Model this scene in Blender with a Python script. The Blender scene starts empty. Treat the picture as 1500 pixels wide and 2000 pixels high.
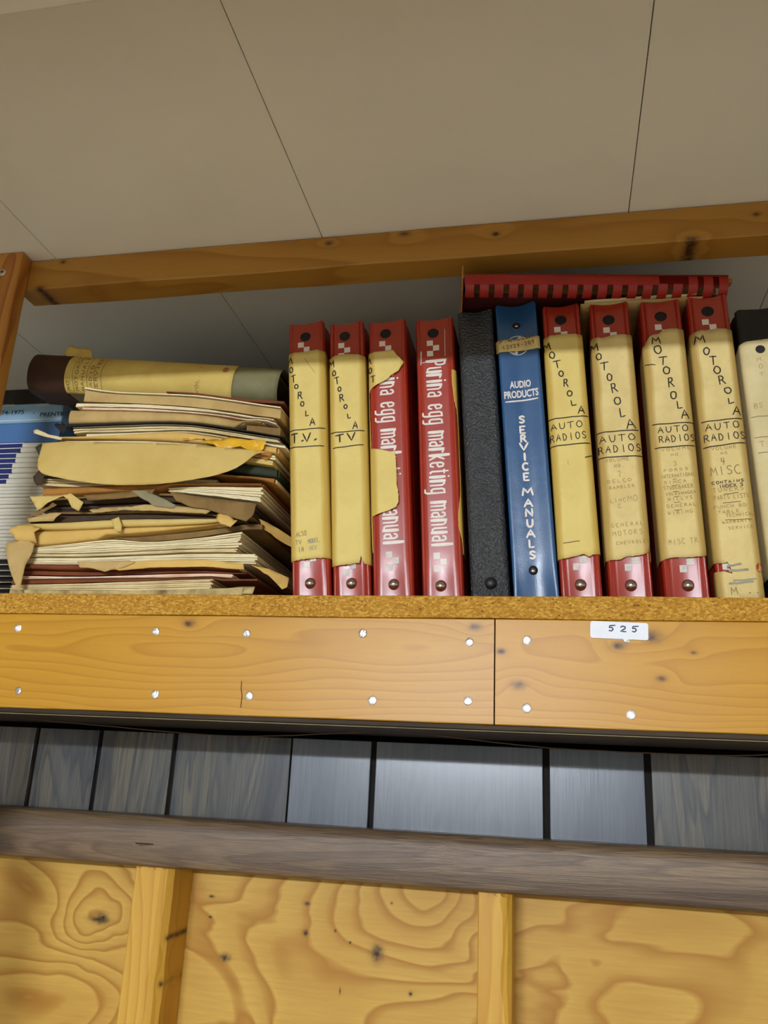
import bpy, bmesh, math, random
from mathutils import Vector, Matrix, noise
random.seed(7)
S = bpy.context.scene
COL = S.collection
# ---------------------------------------------------------------- camera
ZC = 1.60                       # lens height above the floor
R = ((0.97984046, 0.19409469, 0.04732783), (-0.01428168, 0.30434326, -0.95245536), (-0.19927043, 0.93257838, 0.30097984))
F = 1638.342
cam = bpy.data.objects.new('camera', bpy.data.cameras.new('camera'))
COL.objects.link(cam); S.camera = cam
cam.matrix_world = Matrix(((R[0][0], -R[1][0], -R[2][0], 0), (R[0][1], -R[1][1], -R[2][1], 0), (R[0][2], -R[1][2], -R[2][2], ZC), (0, 0, 0, 1)))
cam.data.sensor_fit = 'VERTICAL'; cam.data.sensor_height = 24; cam.data.lens = F / 2000 * 24
cam.data.clip_start = 0.01
# ---------------------------------------------------------------- world, exposure
S.view_settings.view_transform = 'Standard'; S.view_settings.look = 'None'
S.view_settings.gamma = 1; S.view_settings.use_curve_mapping = False
S.view_settings.exposure = -0.70
W = bpy.data.worlds.new('world'); S.world = W; W.use_nodes = True
W.node_tree.nodes['Background'].inputs[0].default_value = (1.0, .97, .90, 1)
W.node_tree.nodes['Background'].inputs[1].default_value = 0.92
# ---------------------------------------------------------------- lamp position (builder further down)
LAMP = dict(x0=-.98, x1=0.08, y=-2.95, z=ZC + .500, watts=900.0, color=(.93, 1.0, 1.10))

# ================================================================= helpers
def ray(px, py):
    a, b = (px - 750) / F, (py - 1000) / F
    d = [R[0][i] * a + R[1][i] * b + R[2][i] for i in range(3)]
    return d[0] / d[1], d[2] / d[1]
def P(px, py, Y):                                  # point of the plane at depth Y
    x, z = ray(px, py); return Vector((x * Y, Y, z * Y + ZC))
def nz(x, y=0, z=0): return noise.noise(Vector((x, y, z)))
def col(h):                                        # sRGB 0-255 -> linear
    return tuple(((c / 255) / 12.92 if c / 255 <= .04045 else ((c / 255 + .055) / 1.055) ** 2.4) for c in h) + (1,)

def obj(name, me, mat=None, parent=None, label=None, cat=None, group=None, kind=None):
    if isinstance(me, bmesh.types.BMesh):
        b = me; me = bpy.data.meshes.new(name); b.to_mesh(me); b.free()
    o = bpy.data.objects.new(name, me); COL.objects.link(o)
    if mat is not None and not me.materials: me.materials.append(mat)
    if parent is not None: o.parent = parent
    if label: o['label'] = label
    if cat: o['category'] = cat
    if group: o['group'] = group
    if kind: o['kind'] = kind
    return o
def thing(name, loc, label, cat, group=None, rot=(0, 0, 0)):
    o = bpy.data.objects.new(name, None); COL.objects.link(o); o.empty_display_size = .02
    o.location = loc; o.rotation_euler = rot; o['label'] = label; o['category'] = cat
    if group: o['group'] = group
    return o
def smooth(o, ang=40):
    for p in o.data.polygons: p.use_smooth = True
    m = o.data
    try: m.set_sharp_from_angle(angle=math.radians(ang))
    except Exception: pass
    return o
def box(bm, x0, x1, y0, y1, z0, z1, bev=0):
    r = bmesh.ops.create_cube(bm, size=1)
    for v in r['verts']:
        v.co = Vector(((x0 + x1) / 2 + v.co.x * (x1 - x0), (y0 + y1) / 2 + v.co.y * (y1 - y0), (z0 + z1) / 2 + v.co.z * (z1 - z0)))
    if bev:
        es = list({e for v in r['verts'] for e in v.link_edges})
        bmesh.ops.bevel(bm, geom=es, offset=bev, segments=2, affect='EDGES', profile=.5)
    return bm
def grid(bm, fn, nu, nv, closed=False):
    vs = [[bm.verts.new(fn(i / nu, j / nv)) for j in range(nv + 1)] for i in range(nu + 1)]
    for i in range(nu):
        for j in range(nv):
            bm.faces.new((vs[i][j], vs[i + 1][j], vs[i + 1][j + 1], vs[i][j + 1]))
    return vs
def lerp_poly(pts, x):
    if x <= pts[0][0]: return pts[0][1]
    for (a, b), (c, d) in zip(pts, pts[1:]):
        if x <= c: return b + (d - b) * (x - a) / (c - a) if c > a else d
    return pts[-1][1]
def dome(bm, c, r, h, n=16, rings=5, axis='y', flat=0):
    """a dome whose pole points to -y"""
    top = bm.verts.new((c[0], c[1] - h, c[2])); prev = None
    for k in range(1, rings + 1):
        t = k / rings * math.pi / 2
        ring = [bm.verts.new((c[0] + r * math.sin(t) * math.cos(a), c[1] - h * math.cos(t), c[2] + r * math.sin(t) * math.sin(a))) for a in [2 * math.pi * i / n for i in range(n)]]
        for i in range(n):
            if prev is None: bm.faces.new((top, ring[i], ring[(i + 1) % n]))
            else: bm.faces.new((prev[i], ring[i], ring[(i + 1) % n], prev[(i + 1) % n]))
        prev = ring
    return bm

# ================================================================= materials
class N:
    def __init__(s, name):
        s.m = bpy.data.materials.new(name); s.m.use_nodes = True; s.t = s.m.node_tree; s.b = s.t.nodes['Principled BSDF']
    def n(s, ty, **k):
        x = s.t.nodes.new(ty)
        for a, v in k.items(): setattr(x, a, v)
        return x
    def l(s, a, b): s.t.links.new(a, b)
    def math(s, op, a, b=None, c=None, clamp=False):
        x = s.n('ShaderNodeMath', operation=op, use_clamp=clamp)
        for i, v in enumerate((a, b, c)):
            if v is None: continue
            if isinstance(v, (int, float)): x.inputs[i].default_value = v
            else: s.l(v, x.inputs[i])
        return x.outputs[0]
    def coord(s): return s.n('ShaderNodeTexCoord').outputs['Object']
    def scale(s, v, sc, off=(0, 0, 0)):
        m = s.n('ShaderNodeMapping'); s.l(v, m.inputs[0]); m.inputs['Scale'].default_value = sc; m.inputs['Location'].default_value = off; return m.outputs[0]
    def noise(s, v, sc, det=3, rough=.5, dist=0):
        x = s.n('ShaderNodeTexNoise'); s.l(v, x.inputs['Vector']); x.inputs['Scale'].default_value = sc; x.inputs['Detail'].default_value = det
        x.inputs['Roughness'].default_value = rough; x.inputs['Distortion'].default_value = dist; return x.outputs['Fac']
    def ramp(s, f, stops, interp='LINEAR'):
        x = s.n('ShaderNodeValToRGB'); x.color_ramp.interpolation = interp; s.l(f, x.inputs[0]); e = x.color_ramp.elements
        while len(e) < len(stops): e.new(.5)
        for i, (p, c) in enumerate(stops): e[i].position = p; e[i].color = c if len(c) == 4 else (*c, 1)
        return x.outputs[0]
    def mix(s, f, a, b, mode='MIX'):
        x = s.n('ShaderNodeMix', data_type='RGBA', blend_type=mode)
        for sock, v in ((x.inputs[0], f), (x.inputs[6], a), (x.inputs[7], b)):
            if isinstance(v, (int, float, tuple)): sock.default_value = v
            else: s.l(v, sock)
        return x.outputs[2]
    def bump(s, h, st=.3, dist=.001):
        x = s.n('ShaderNodeBump'); x.inputs['Strength'].default_value = st; x.inputs['Distance'].default_value = dist
        s.l(h, x.inputs['Height']); s.l(x.outputs[0], s.b.inputs['Normal'])
    def base(s, c):
        if isinstance(c, tuple): s.b.inputs['Base Color'].default_value = c
        else: s.l(c, s.b.inputs['Base Color'])
    def rough(s, r, spec=.5):
        if isinstance(r, (int, float)): s.b.inputs['Roughness'].default_value = r
        else: s.l(r, s.b.inputs['Roughness'])
        s.b.inputs['Specular IOR Level'].default_value = spec

def plain(name, rgb, rough=.6, var=.12, vs=30, bump=.15, bs=200, spec=.4, dist=.0004, metal=0, dark=None):
    a = N(name); c = a.coord(); f = a.noise(c, vs, 4, .6)
    c0 = col(rgb); d = dark and col(dark) or tuple(x * (1 - var * 2) for x in c0[:3]) + (1,)
    l_ = tuple(min(1, x * (1 + var)) for x in c0[:3]) + (1,)
    a.base(a.ramp(f, [(.28, d), (.5, c0), (.75, l_)])); a.rough(rough, spec)
    a.b.inputs['Metallic'].default_value = metal
    if bump: a.bump(a.noise(c, bs, 4, .6), bump, dist)
    return a.m

def pine(name, light, mid, dark, along='x', seed=0, knots=(), rings=90, slope=.35, z0=0.0, rough=.42, off=.03, spec=.5, streak=1.0):
    """softwood: growth rings cut at a slant (cathedral grain), fine fibres, knots as (a, c, radius) with a along and c across the board"""
    n = N(name); c = n.coord(); sx = n.n('ShaderNodeSeparateXYZ'); n.l(c, sx.inputs[0])
    A, C = (sx.outputs[0], sx.outputs[2]) if along == 'x' else (sx.outputs[2], sx.outputs[0])
    D = sx.outputs[1]
    comb = n.n('ShaderNodeCombineXYZ'); n.l(n.math('MULTIPLY', A, .22), comb.inputs[0]); n.l(C, comb.inputs[1]); n.l(D, comb.inputs[2])
    warp = n.math('MULTIPLY', n.math('SUBTRACT', n.noise(n.scale(comb.outputs[0], (1, 1, 1), (seed, seed, 0)), 14, 2), .5), .05)
    cc = n.math('SUBTRACT', C, z0)
    dd = n.math('ADD', n.math('MULTIPLY', A, slope), off)
    r = n.math('SQRT', n.math('ADD', n.math('MULTIPLY', cc, cc), n.math('MULTIPLY', dd, dd)))
    r = n.math('ADD', r, warp)
    km = None
    for (ka, kc, kr) in knots:
        da = n.math('MULTIPLY', n.math('SUBTRACT', A, ka), .6); dc = n.math('SUBTRACT', C, kc)
        d2 = n.math('ADD', n.math('MULTIPLY', da, da), n.math('MULTIPLY', dc, dc))
        g = n.math('EXPONENT', n.math('MULTIPLY', d2, -1 / (kr * 2.6) ** 2))
        r = n.math('ADD', r, n.math('MULTIPLY', g, kr * 1.6))
        k2 = n.math('EXPONENT', n.math('MULTIPLY', n.math('ADD', d2, n.math('MULTIPLY', n.math('SUBTRACT', n.noise(c, 160, 2), .5), kr * kr)), -1 / (kr * .75) ** 2), clamp=True)
        km = k2 if km is None else n.math('MAXIMUM', km, k2)
    ph = n.math('FRACT', n.math('MULTIPLY', r, rings))
    band = n.ramp(ph, [(0, (0, 0, 0, 1)), (.62, (.35, .35, .35, 1)), (.88, (1, 1, 1, 1)), (.97, (0, 0, 0, 1))])
    fib = n.noise(n.scale(comb.outputs[0], (.35, 1, 1)), 420, 3, .7)
    blot = n.noise(comb.outputs[0], 9, 2)
    k1 = n.mix(band, col(light), col(mid)); k1 = n.mix(n.math('MULTIPLY', n.math('SUBTRACT', fib, .35, clamp=True), .8 * streak), k1, col(mid))
    k1 = n.mix(n.math('MULTIPLY', n.math('SUBTRACT', blot, .45, clamp=True), 1.2), k1, col(dark))
    if km is not None: k1 = n.mix(km, k1, col((74, 44, 20)))
    n.base(k1); n.rough(rough, spec)
    n.bump(n.math('ADD', n.math('MULTIPLY', fib, .6), n.math('MULTIPLY', band, .3)), .12, .0006)
    return n.m

def veneer(name, light, mid, dark, along='z', sc=1.0, rough=.3, spec=.5, seed=0, bumpy=.15, vein=.35):
    n = N(name); c = n.coord()
    s1 = (1, 1, .10) if along == 'z' else (.05, 1, 1)
    v = n.scale(c, s1, (seed, seed * .7, seed * .3))
    big = n.noise(v, 11 * sc, 3, .5, 1.2); fine = n.noise(n.scale(c, (1, 1, .03) if along == 'z' else (.03, 1, 1)), 420 * sc, 4, .7)
    line = n.math('FRACT', n.math('MULTIPLY', big, 13)); line = n.ramp(line, [(0, (0, 0, 0, 1)), (.45, (.15, .15, .15, 1)), (.8, (1, 1, 1, 1)), (1, (0, 0, 0, 1))])
    k = n.ramp(big, [(.3, col(dark)), (.5, col(mid)), (.7, col(light))])
    k = n.mix(n.math('MULTIPLY', line, vein), k, col(dark)); k = n.mix(n.math('MULTIPLY', n.ramp(fine, [(.4, (0, 0, 0, 1)), (.65, (1, 1, 1, 1))]), .55), k, col(dark))
    n.base(k); n.rough(rough, spec); n.bump(n.math('ADD', fine, n.math('MULTIPLY', line, .15)), bumpy, .0005)
    return n.m

def plywood(name, eyes, dots):
    n = N(name); c = n.coord(); sx = n.n('ShaderNodeSeparateXYZ'); n.l(c, sx.inputs[0]); A, C = sx.outputs[0], sx.outputs[2]
    comb = n.n('ShaderNodeCombineXYZ'); n.l(n.math('MULTIPLY', A, .55), comb.inputs[0]); n.l(C, comb.inputs[1])
    f = n.math('MULTIPLY', n.noise(comb.outputs[0], 9, 2.5, .45, .6), 1.0)
    for (ex, ez, rr, amp) in eyes:
        da = n.math('MULTIPLY', n.math('SUBTRACT', A, ex), .75); dc = n.math('SUBTRACT', C, ez)
        g = n.math('EXPONENT', n.math('MULTIPLY', n.math('ADD', n.math('MULTIPLY', da, da), n.math('MULTIPLY', dc, dc)), -1 / rr ** 2))
        f = n.math('ADD', f, n.math('MULTIPLY', g, amp))
    ph = n.math('FRACT', n.math('MULTIPLY', f, 6.5))
    band = n.ramp(ph, [(0, (0, 0, 0, 1)), (.55, (.25, .25, .25, 1)), (.86, (1, 1, 1, 1)), (.98, (0, 0, 0, 1))])
    fib = n.noise(n.scale(comb.outputs[0], (.12, 1, 1)), 260, 3, .65)
    k = n.mix(n.math('MULTIPLY', band, .85), col((208, 168, 78)), col((160, 106, 22)))
    k = n.mix(n.math('MULTIPLY', n.math('SUBTRACT', n.noise(comb.outputs[0], 5, 2), .46, clamp=True), 2.2, clamp=True), k, col((182, 130, 36)))
    k = n.mix(n.math('MULTIPLY', n.math('SUBTRACT', fib, .35, clamp=True), .7), k, col((168, 112, 42)))
    for (ex, ez, ra, rc) in dots:
        da = n.math('DIVIDE', n.math('SUBTRACT', A, ex), ra); dc = n.math('DIVIDE', n.math('SUBTRACT', C, ez), rc)
        g = n.math('EXPONENT', n.math('MULTIPLY', n.math('ADD', n.math('ADD', n.math('MULTIPLY', da, da), n.math('MULTIPLY', dc, dc)), n.math('MULTIPLY', n.math('SUBTRACT', n.noise(c, 260, 2), .5), 1.6)), -1), clamp=True)
        k = n.mix(g, k, col((52, 30, 12)))
    n.base(k); n.rough(.5, .35); n.bump(fib, .1, .0005)
    return n.m

def particle(name):
    n = N(name); c = n.coord(); v = n.n('ShaderNodeTexVoronoi'); n.l(n.scale(c, (.55, .7, 1)), v.inputs[0]); v.inputs['Scale'].default_value = 760
    sx = n.n('ShaderNodeSeparateColor'); n.l(v.outputs['Color'], sx.inputs[0])
    f = n.math('ADD', n.math('MULTIPLY', sx.outputs[0], .5), n.math('MULTIPLY', n.noise(n.scale(c, (.5, 1, 1)), 520, 3, .75), .62))
    n.base(n.ramp(f, [(.25, col((110, 70, 18))), (.33, col((166, 116, 34))), (.6, col((184, 134, 44))), (.85, col((212, 168, 74)))]))
    n.rough(.75, .25); n.bump(f, .45, .0008); return n.m

def vinyl(name, rgb, rough=.36, grain=900, bump=.05, spec=.5):
    n = N(name); c = n.coord(); f = n.noise(c, 26, 3); c0 = col(rgb)
    n.base(n.ramp(f, [(.3, tuple(x * .88 for x in c0[:3])), (.7, c0)])); 
    n.l(n.math('ADD', n.math('MULTIPLY', n.noise(c, 45, 4, .6), .16), rough - .08), n.b.inputs['Roughness']); n.b.inputs['Specular IOR Level'].default_value = spec
    n.bump(n.math('ADD', n.math('MULTIPLY', n.noise(c, grain, 2), .25), n.math('MULTIPLY', n.noise(c, 38, 2), 1.0)), bump, .002); return n.m

def leather(name):
    n = N(name); c = n.coord(); v = n.n('ShaderNodeTexVoronoi'); n.l(c, v.inputs[0]); v.inputs['Scale'].default_value = 620; v.feature = 'SMOOTH_F1'
    h = n.math('ADD', n.math('MULTIPLY', v.outputs['Distance'], 1.0), n.math('MULTIPLY', n.noise(c, 300, 4, .7), 1.2))
    n.base(col((44, 48, 52))); n.rough(.32, .8); n.bump(h, .8, .0018); return n.m

def paper(name, rgb, dark=None, vs=22, stain=.5, rough=.75, bump=.25, bs=60, edge=None):
    n = N(name); c = n.coord(); f = n.noise(c, vs, 5, .6, .3); g = n.noise(c, vs * 9, 4, .7)
    c0 = col(rgb); d = col(dark) if dark else tuple(x * y for x, y in zip(c0[:3], (.68, .6, .45))) + (1,)
    k = n.mix(n.math('MULTIPLY', n.ramp(f, [(.42, (0, 0, 0, 1)), (.72, (1, 1, 1, 1))]), stain), c0, d)
    k = n.mix(n.math('MULTIPLY', n.ramp(g, [(.55, (0, 0, 0, 1)), (.8, (1, 1, 1, 1))]), stain * .35), k, d)
    if edge:                                           # sleeve sides: yellowed and grubby from handling, plus crease shade put into the colour
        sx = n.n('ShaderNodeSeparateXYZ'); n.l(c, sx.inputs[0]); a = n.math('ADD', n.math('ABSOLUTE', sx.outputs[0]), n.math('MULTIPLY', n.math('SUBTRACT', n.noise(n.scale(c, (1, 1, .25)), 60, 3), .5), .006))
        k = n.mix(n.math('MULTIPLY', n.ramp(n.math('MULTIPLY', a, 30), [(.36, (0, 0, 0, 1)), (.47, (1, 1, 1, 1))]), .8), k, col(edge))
    n.base(k); n.rough(rough, .3); n.bump(n.math('ADD', n.noise(c, bs, 4, .6), n.math('MULTIPLY', g, .15)), bump, .0012); return n.m

M = {}
M['ceiling'] = plain('ceiling_paint', (240, 237, 226), .8, .02, 6, .05, 300)
M['textured'] = plain('textured_tile', (206, 200, 168), .8, .08, 120, .8, 140, dist=.003)
M['bead'] = plain('white_trim', (226, 222, 208), .5, .03, 20, .03)
M['dark'] = plain('dark_gap', (24, 20, 18), .9, .1, 20, 0)
M['floor'] = plain('floor_tile', (150, 138, 116), .6, .08, 6, .05)
M['particle'] = particle('particle_board')
M['panel'] = [veneer('wood_panel_%s' % 'abcdef'[i], (134, 122, 96), (98, 96, 88), (48, 54, 64), 'z', 1.2, .24, .6, i * 3.7, vein=.65) for i in range(4)]
M['panel_sheen'] = veneer('wood_panel_smooth', (108, 114, 122), (96, 103, 113), (78, 84, 96), 'z', 1, .24, .6, 9)  # middle planks: the lamp's bluish sheen put into the base colour
M['shelfpanel'] = veneer('shelf_back_panel', (66, 58, 50), (48, 42, 36), (26, 22, 18), 'z', 1, .5, .3, 5)
M['underlay'] = veneer('underlay_panel', (76, 60, 44), (58, 46, 34), (34, 26, 20), 'x', 1, .6, .2, 2)
M['trim'] = veneer('trim_woodgrain', (150, 124, 90), (126, 103, 76), (70, 52, 40), 'x', 2.4, .34, .6, 1.3, .8, vein=.6)
M['red'] = vinyl('red_vinyl', (166, 44, 22), .34, spec=.85)
M['blue'] = vinyl('blue_vinyl', (34, 84, 132), .32, bump=.2, spec=.8)
M['black'] = leather('black_pebbled_leather')
M['black_smooth'] = vinyl('black_vinyl', (20, 21, 23), .45)
M['steel'] = plain('rivet_steel', (190, 186, 180), .22, .1, 300, .1, 400, metal=1, spec=.5)
M['nail'] = plain('nail_zinc', (225, 222, 216), .3, .25, 500, .6, 600, metal=1, dist=.001)
M['hole'] = plain('hole_dark', (26, 22, 22), .6, .1, 100, 0)
M['white'] = plain('white_print', (232, 224, 214), .45, .06, 90, 0)
M['whitefade'] = plain('white_print_scuffed', (214, 206, 198), .5, .14, 160, 0)
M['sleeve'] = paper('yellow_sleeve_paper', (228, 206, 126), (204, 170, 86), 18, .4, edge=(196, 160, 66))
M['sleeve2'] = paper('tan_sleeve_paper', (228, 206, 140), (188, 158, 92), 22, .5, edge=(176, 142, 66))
M['sleeve_plain'] = paper('old_sleeve_paper', (214, 188, 104), (180, 146, 66), 18, .5)
M['cream'] = paper('cream_sleeve_paper', (222, 206, 156), (186, 166, 112), 20, .5)
M['ink'] = plain('black_ink', (34, 26, 14), .6, .1, 50, 0)
M['pencil'] = plain('pencil_mark', (150, 122, 66), .7, .1, 50, 0)
M['pencil_dark'] = plain('pencil_mark_dark', (112, 94, 58), .7, .1, 50, 0)
M['bluegrey'] = plain('blue_grey_smudge', (158, 154, 130), .7, .15, 120, 0)
M['sticker'] = plain('sticker_white', (236, 240, 248), .5, .02, 50, 0)
M['navyink'] = plain('navy_ink', (50, 54, 84), .5, .1, 50, 0)
M['masking'] = paper('masking_label', (224, 200, 138), (190, 160, 96), 40, .5)
M['page'] = paper('page_edges', (230, 210, 160), (186, 158, 100), 30, .6, .8, .2, 160)
M['page_w'] = paper('page_edges_pale', (240, 226, 184), (206, 186, 138), 30, .5, .8, .2, 160)
M['page_pink'] = paper('page_edges_pinkish', (240, 214, 186), (196, 132, 92), 26, .6, .8, .2, 160)
M['tan'] = paper('tan_cover', (198, 168, 108), (148, 114, 60), 20, .6)
M['manila'] = paper('manila_paper', (220, 182, 102), (182, 138, 58), 16, .5)
M['manila_l'] = paper('pale_manila_paper', (216, 188, 112), (188, 152, 68), 9, .7, .72, .6, 22)
M['brownenv'] = paper('brown_envelope_paper', (178, 122, 54), (118, 74, 28), 16, .6)
M['kraft'] = paper('kraft_brown_paper', (140, 110, 62), (78, 56, 28), 24, .7)
M['darkfold'] = paper('dark_folder', (72, 56, 38), (36, 28, 20), 24, .6)
M['blackfold'] = paper('black_folder', (34, 32, 28), (18, 17, 15), 24, .4)
M['greenfold'] = paper('dark_green_folder', (54, 60, 44), (30, 34, 24), 24, .5)
M['greyfold'] = paper('grey_cover', (150, 140, 106), (104, 96, 70), 20, .6)
M['redbrown'] = paper('red_brown_folder', (126, 66, 34), (78, 38, 20), 24, .6)
M['yellow'] = plain('yellow_plastic', (232, 178, 44), .3, .15, 40, .3, 40, dist=.002)
M['mottled'] = paper('mottled_cover', (206, 184, 126), (104, 84, 52), 40, .9)
M['cardtan'] = paper('card_edge', (170, 120, 66), (110, 74, 38), 40, .6)
M['maroon'] = plain('maroon_cover', (74, 26, 18), .55, .15, 20, .1)
M['comb'] = vinyl('red_comb_plastic', (160, 34, 26), .4)
M['olive'] = paper('grey_green_cloth', (128, 124, 88), (88, 84, 58), 24, .6, .6)
M['maroonend'] = paper('dark_maroon_cloth', (70, 44, 28), (36, 24, 18), 20, .6, .6)
M['mag_white'] = paper('white_magazine_spine', (226, 222, 206), (190, 182, 158), 30, .4, .5, .1)
M['mag_blue'] = plain('navy_magazine_spine', (30, 44, 110), .35, .15, 40, .05)
M['mag_black'] = plain('black_magazine_spine', (22, 22, 26), .3, .2, 60, .05)
M['lightblue'] = plain('light_blue_cover', (134, 172, 200), .4, .1, 14, .1)
M['midblue'] = plain('mid_blue_cover', (74, 114, 166), .4, .12, 14, .1)
M['teal_ink'] = plain('dark_blue_ink', (20, 50, 78), .5, .1, 40, 0)
M['wire'] = plain('wire_brown', (92, 72, 50), .5, .1, 60, 0)

# ================================================================= writing
def circ(cx, cy, rx, ry, a0=0, a1=360, n=12):
    return [(cx + rx * math.cos(math.radians(a0 + (a1 - a0) * i / n)), cy + ry * math.sin(math.radians(a0 + (a1 - a0) * i / n))) for i in range(n + 1)]
G = {
 'A': [[(0, 0), (.5, 1), (.95, 0)], [(.2, .38), (.8, .38)]], 'B': [[(.05, 0), (.05, 1), (.6, .95), (.75, .75), (.6, .55), (.1, .52)], [(.1, .52), (.75, .45), (.85, .22), (.65, .02), (.05, 0)]],
 'C': [circ(.55, .5, .5, .5, 50, 310)], 'D': [[(.1, 0), (.1, 1), (.55, .9), (.9, .5), (.6, .08), (.1, 0)]], 'E': [[(.9, 1), (.1, 1), (.1, 0), (.9, 0)], [(.1, .5), (.7, .5)]],
 'F': [[(.9, 1), (.1, 1), (.1, 0)], [(.1, .5), (.7, .5)]], 'G': [circ(.5, .5, .48, .5, 45, 330) + [(.95, .45), (.6, .45)]], 'H': [[(.1, 0), (.1, 1)], [(.9, 0), (.9, 1)], [(.1, .5), (.9, .5)]],
 'I': [[(.5, 0), (.5, 1)]], 'K': [[(.1, 0), (.1, 1)], [(.85, 1), (.1, .45), (.9, 0)]], 'L': [[(.15, 1), (.15, 0), (.85, .05)]],
 'M': [[(0, 0), (.15, 1), (.5, .35), (.85, 1), (1, 0)]], 'N': [[(.05, 0), (.1, 1), (.9, 0), (.9, 1)]], 'O': [circ(.5, .5, .45, .5, 80, 440)],
 'P': [[(.1, 0), (.1, 1), (.7, .95), (.85, .72), (.65, .5), (.1, .48)]], 'R': [[(.1, 0), (.15, 1), (.7, .95), (.8, .72), (.6, .52), (.15, .5)], [(.45, .5), (.95, 0)]],
 'S': [[(.9, .85), (.6, 1), (.2, .9), (.15, .7), (.45, .53), (.8, .4), (.85, .18), (.5, 0), (.1, .1)]], 'T': [[(0, .97), (1, 1)], [(.5, 1), (.45, 0)]],
 'U': [[(.08, 1), (.1, .3), (.3, .02), (.6, 0), (.88, .3), (.92, 1)]], 'V': [[(0, 1), (.45, 0), (1, 1)]], 'X': [[(0, 0), (1, 1)], [(0, 1), (1, 0)]], 'Y': [[(0, 1), (.5, .5)], [(1, 1), (.4, 0)]],
 'Z': [[(0, 1), (1, 1), (0, 0), (1, 0)]], 'J': [[(.8, 1), (.8, .2), (.5, 0), (.15, .15)]], 'W': [[(0, 1), (.25, 0), (.5, .7), (.75, 0), (1, 1)]],
 '1': [[(.5, 0), (.5, 1)]], '2': [[(.1, .75), (.35, 1), (.75, .9), (.75, .6), (.1, .05), (.9, .05)]], '3': [[(.1, .9), (.6, 1), (.8, .75), (.4, .55), (.85, .3), (.6, 0), (.1, .08)]],
 '4': [[(.3, 1), (.1, .5), (.85, .5)], [(.75, 1), (.5, 0)]], '5': [[(.95, 1), (.2, .95), (.1, .6), (.5, .62), (.65, .3), (.4, 0), (.05, .1)]], '7': [[(0, 1), (.9, 1), (.3, 0)]],
 '8': [circ(.5, .75, .35, .25, 0, 360, 10), circ(.5, .25, .4, .26, 0, 360, 10)], '9': [circ(.45, .7, .35, .3, 0, 360, 10) + [(.75, 0)]], '0': [circ(.5, .5, .42, .5)],
 '-': [[(.1, .5), (.9, .5)]], '.': [[(.35, .02), (.55, .08)]], '_': [[(0, 0), (1, .04)]], '~': [[(0, .4), (.3, .6), (.6, .35), (1, .5)]], '•': [circ(.5, .5, .12, .12, 0, 360, 8)], "'": [[(.5, 1), (.45, .7)]], ' ': [],
 # lower case of the tall condensed print, x-height 1, ascender 1.35, descender -.4
 'p': [[(.12, 0), (.12, 1.35)], [(.3, 1.3), (.62, 1.3), (.75, 1.1), (.75, .85), (.6, .65), (.3, .65)]],
 'u': [[(.16, 1), (.16, .2), (.3, .05), (.6, .05)], [(.72, 0), (.72, 1)]], 'r': [[(.2, 0), (.2, 1)], [(.3, .85), (.5, .98), (.75, .9)]], 'i': [[(.4, 0), (.4, 1)], [(.34, 1.28), (.46, 1.28)]],
 'n': [[(.16, 0), (.16, 1)], [(.2, .9), (.5, .97), (.72, .8), (.72, 0)]], 'a': [[(.72, 0), (.72, .8), (.55, .95), (.25, .9), (.18, .75)], [(.2, .45), (.2, .15), (.4, .04), (.6, .1)], [(.2, .45), (.66, .55)]],
 'e': [[(.7, .25), (.6, .05), (.3, .05), (.17, .2), (.17, .8), (.35, .96), (.65, .9), (.72, .6), (.3, .5)]],
 'g': [[(.65, .95), (.3, .95), (.17, .8), (.17, .2), (.35, .05), (.6, .1)], [(.72, 1), (.72, -.25), (.55, -.38), (.2, -.38)]],
 'm': [[(.1, 0), (.1, 1)], [(.14, .92), (.36, .95), (.44, .8), (.44, 0)], [(.48, .9), (.68, .96), (.78, .8), (.78, 0)]],
 'k': [[(.18, 0), (.18, 1.35)], [(.72, 1), (.3, .5), (.76, 0)]], 't': [[(.4, 1.25), (.4, .15), (.55, .02), (.7, .05)], [(.15, .98), (.7, .98)]], 'l': [[(.4, 0), (.4, 1.35)]],
}
def ribbon(bm, pts, w, fmap, sub=2):
    """a pen stroke as a thin strip laid on a surface; w is half its width in the units of pts"""
    dense = []
    for (a, b) in zip(pts, pts[1:]):
        for k in range(sub): t = k / sub; dense.append((a[0] + (b[0] - a[0]) * t, a[1] + (b[1] - a[1]) * t))
    dense.append(pts[-1]); n = len(dense)
    if n < 2: return
    L, Rr = [], []
    for i, p in enumerate(dense):
        a = dense[max(0, i - 1)]; b = dense[min(n - 1, i + 1)]; dx, dy = b[0] - a[0], b[1] - a[1]; d = math.hypot(dx, dy) or 1e-9
        ux, uy = dx / d, dy / d; ex = (-w * .6 if i == 0 else (w * .6 if i == n - 1 else 0)); ww = w * (1 if 0 < i < n - 1 else .75)
        L.append(bm.verts.new(fmap(p[0] + ux * ex - uy * ww, p[1] + uy * ex + ux * ww))); Rr.append(bm.verts.new(fmap(p[0] + ux * ex + uy * ww, p[1] + uy * ex - ux * ww)))
    for i in range(n - 1):
        bm.faces.new((L[i], Rr[i], Rr[i + 1], L[i + 1]))
def letter(bm, ch, x, y, w, h, pen, fmap, rot=0, jit=0.0, sub=2):
    cr, sr = math.cos(rot), math.sin(rot)
    for st in G.get(ch, []):
        pts = []
        for (a, b) in st:
            a += random.uniform(-jit, jit); b += random.uniform(-jit, jit); X, Y = a * w, b * h
            pts.append((x + X * cr - Y * sr, y + X * sr + Y * cr))
        ribbon(bm, pts, pen, fmap, sub)
def words(bm, s, x, y, w, h, gap, pen, fmap, slope=0, jit=.05):
    for ch in s:
        letter(bm, ch, x, y, w, h, pen, fmap, slope, jit); x += (w + gap); y += (w + gap) * math.tan(slope)
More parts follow.
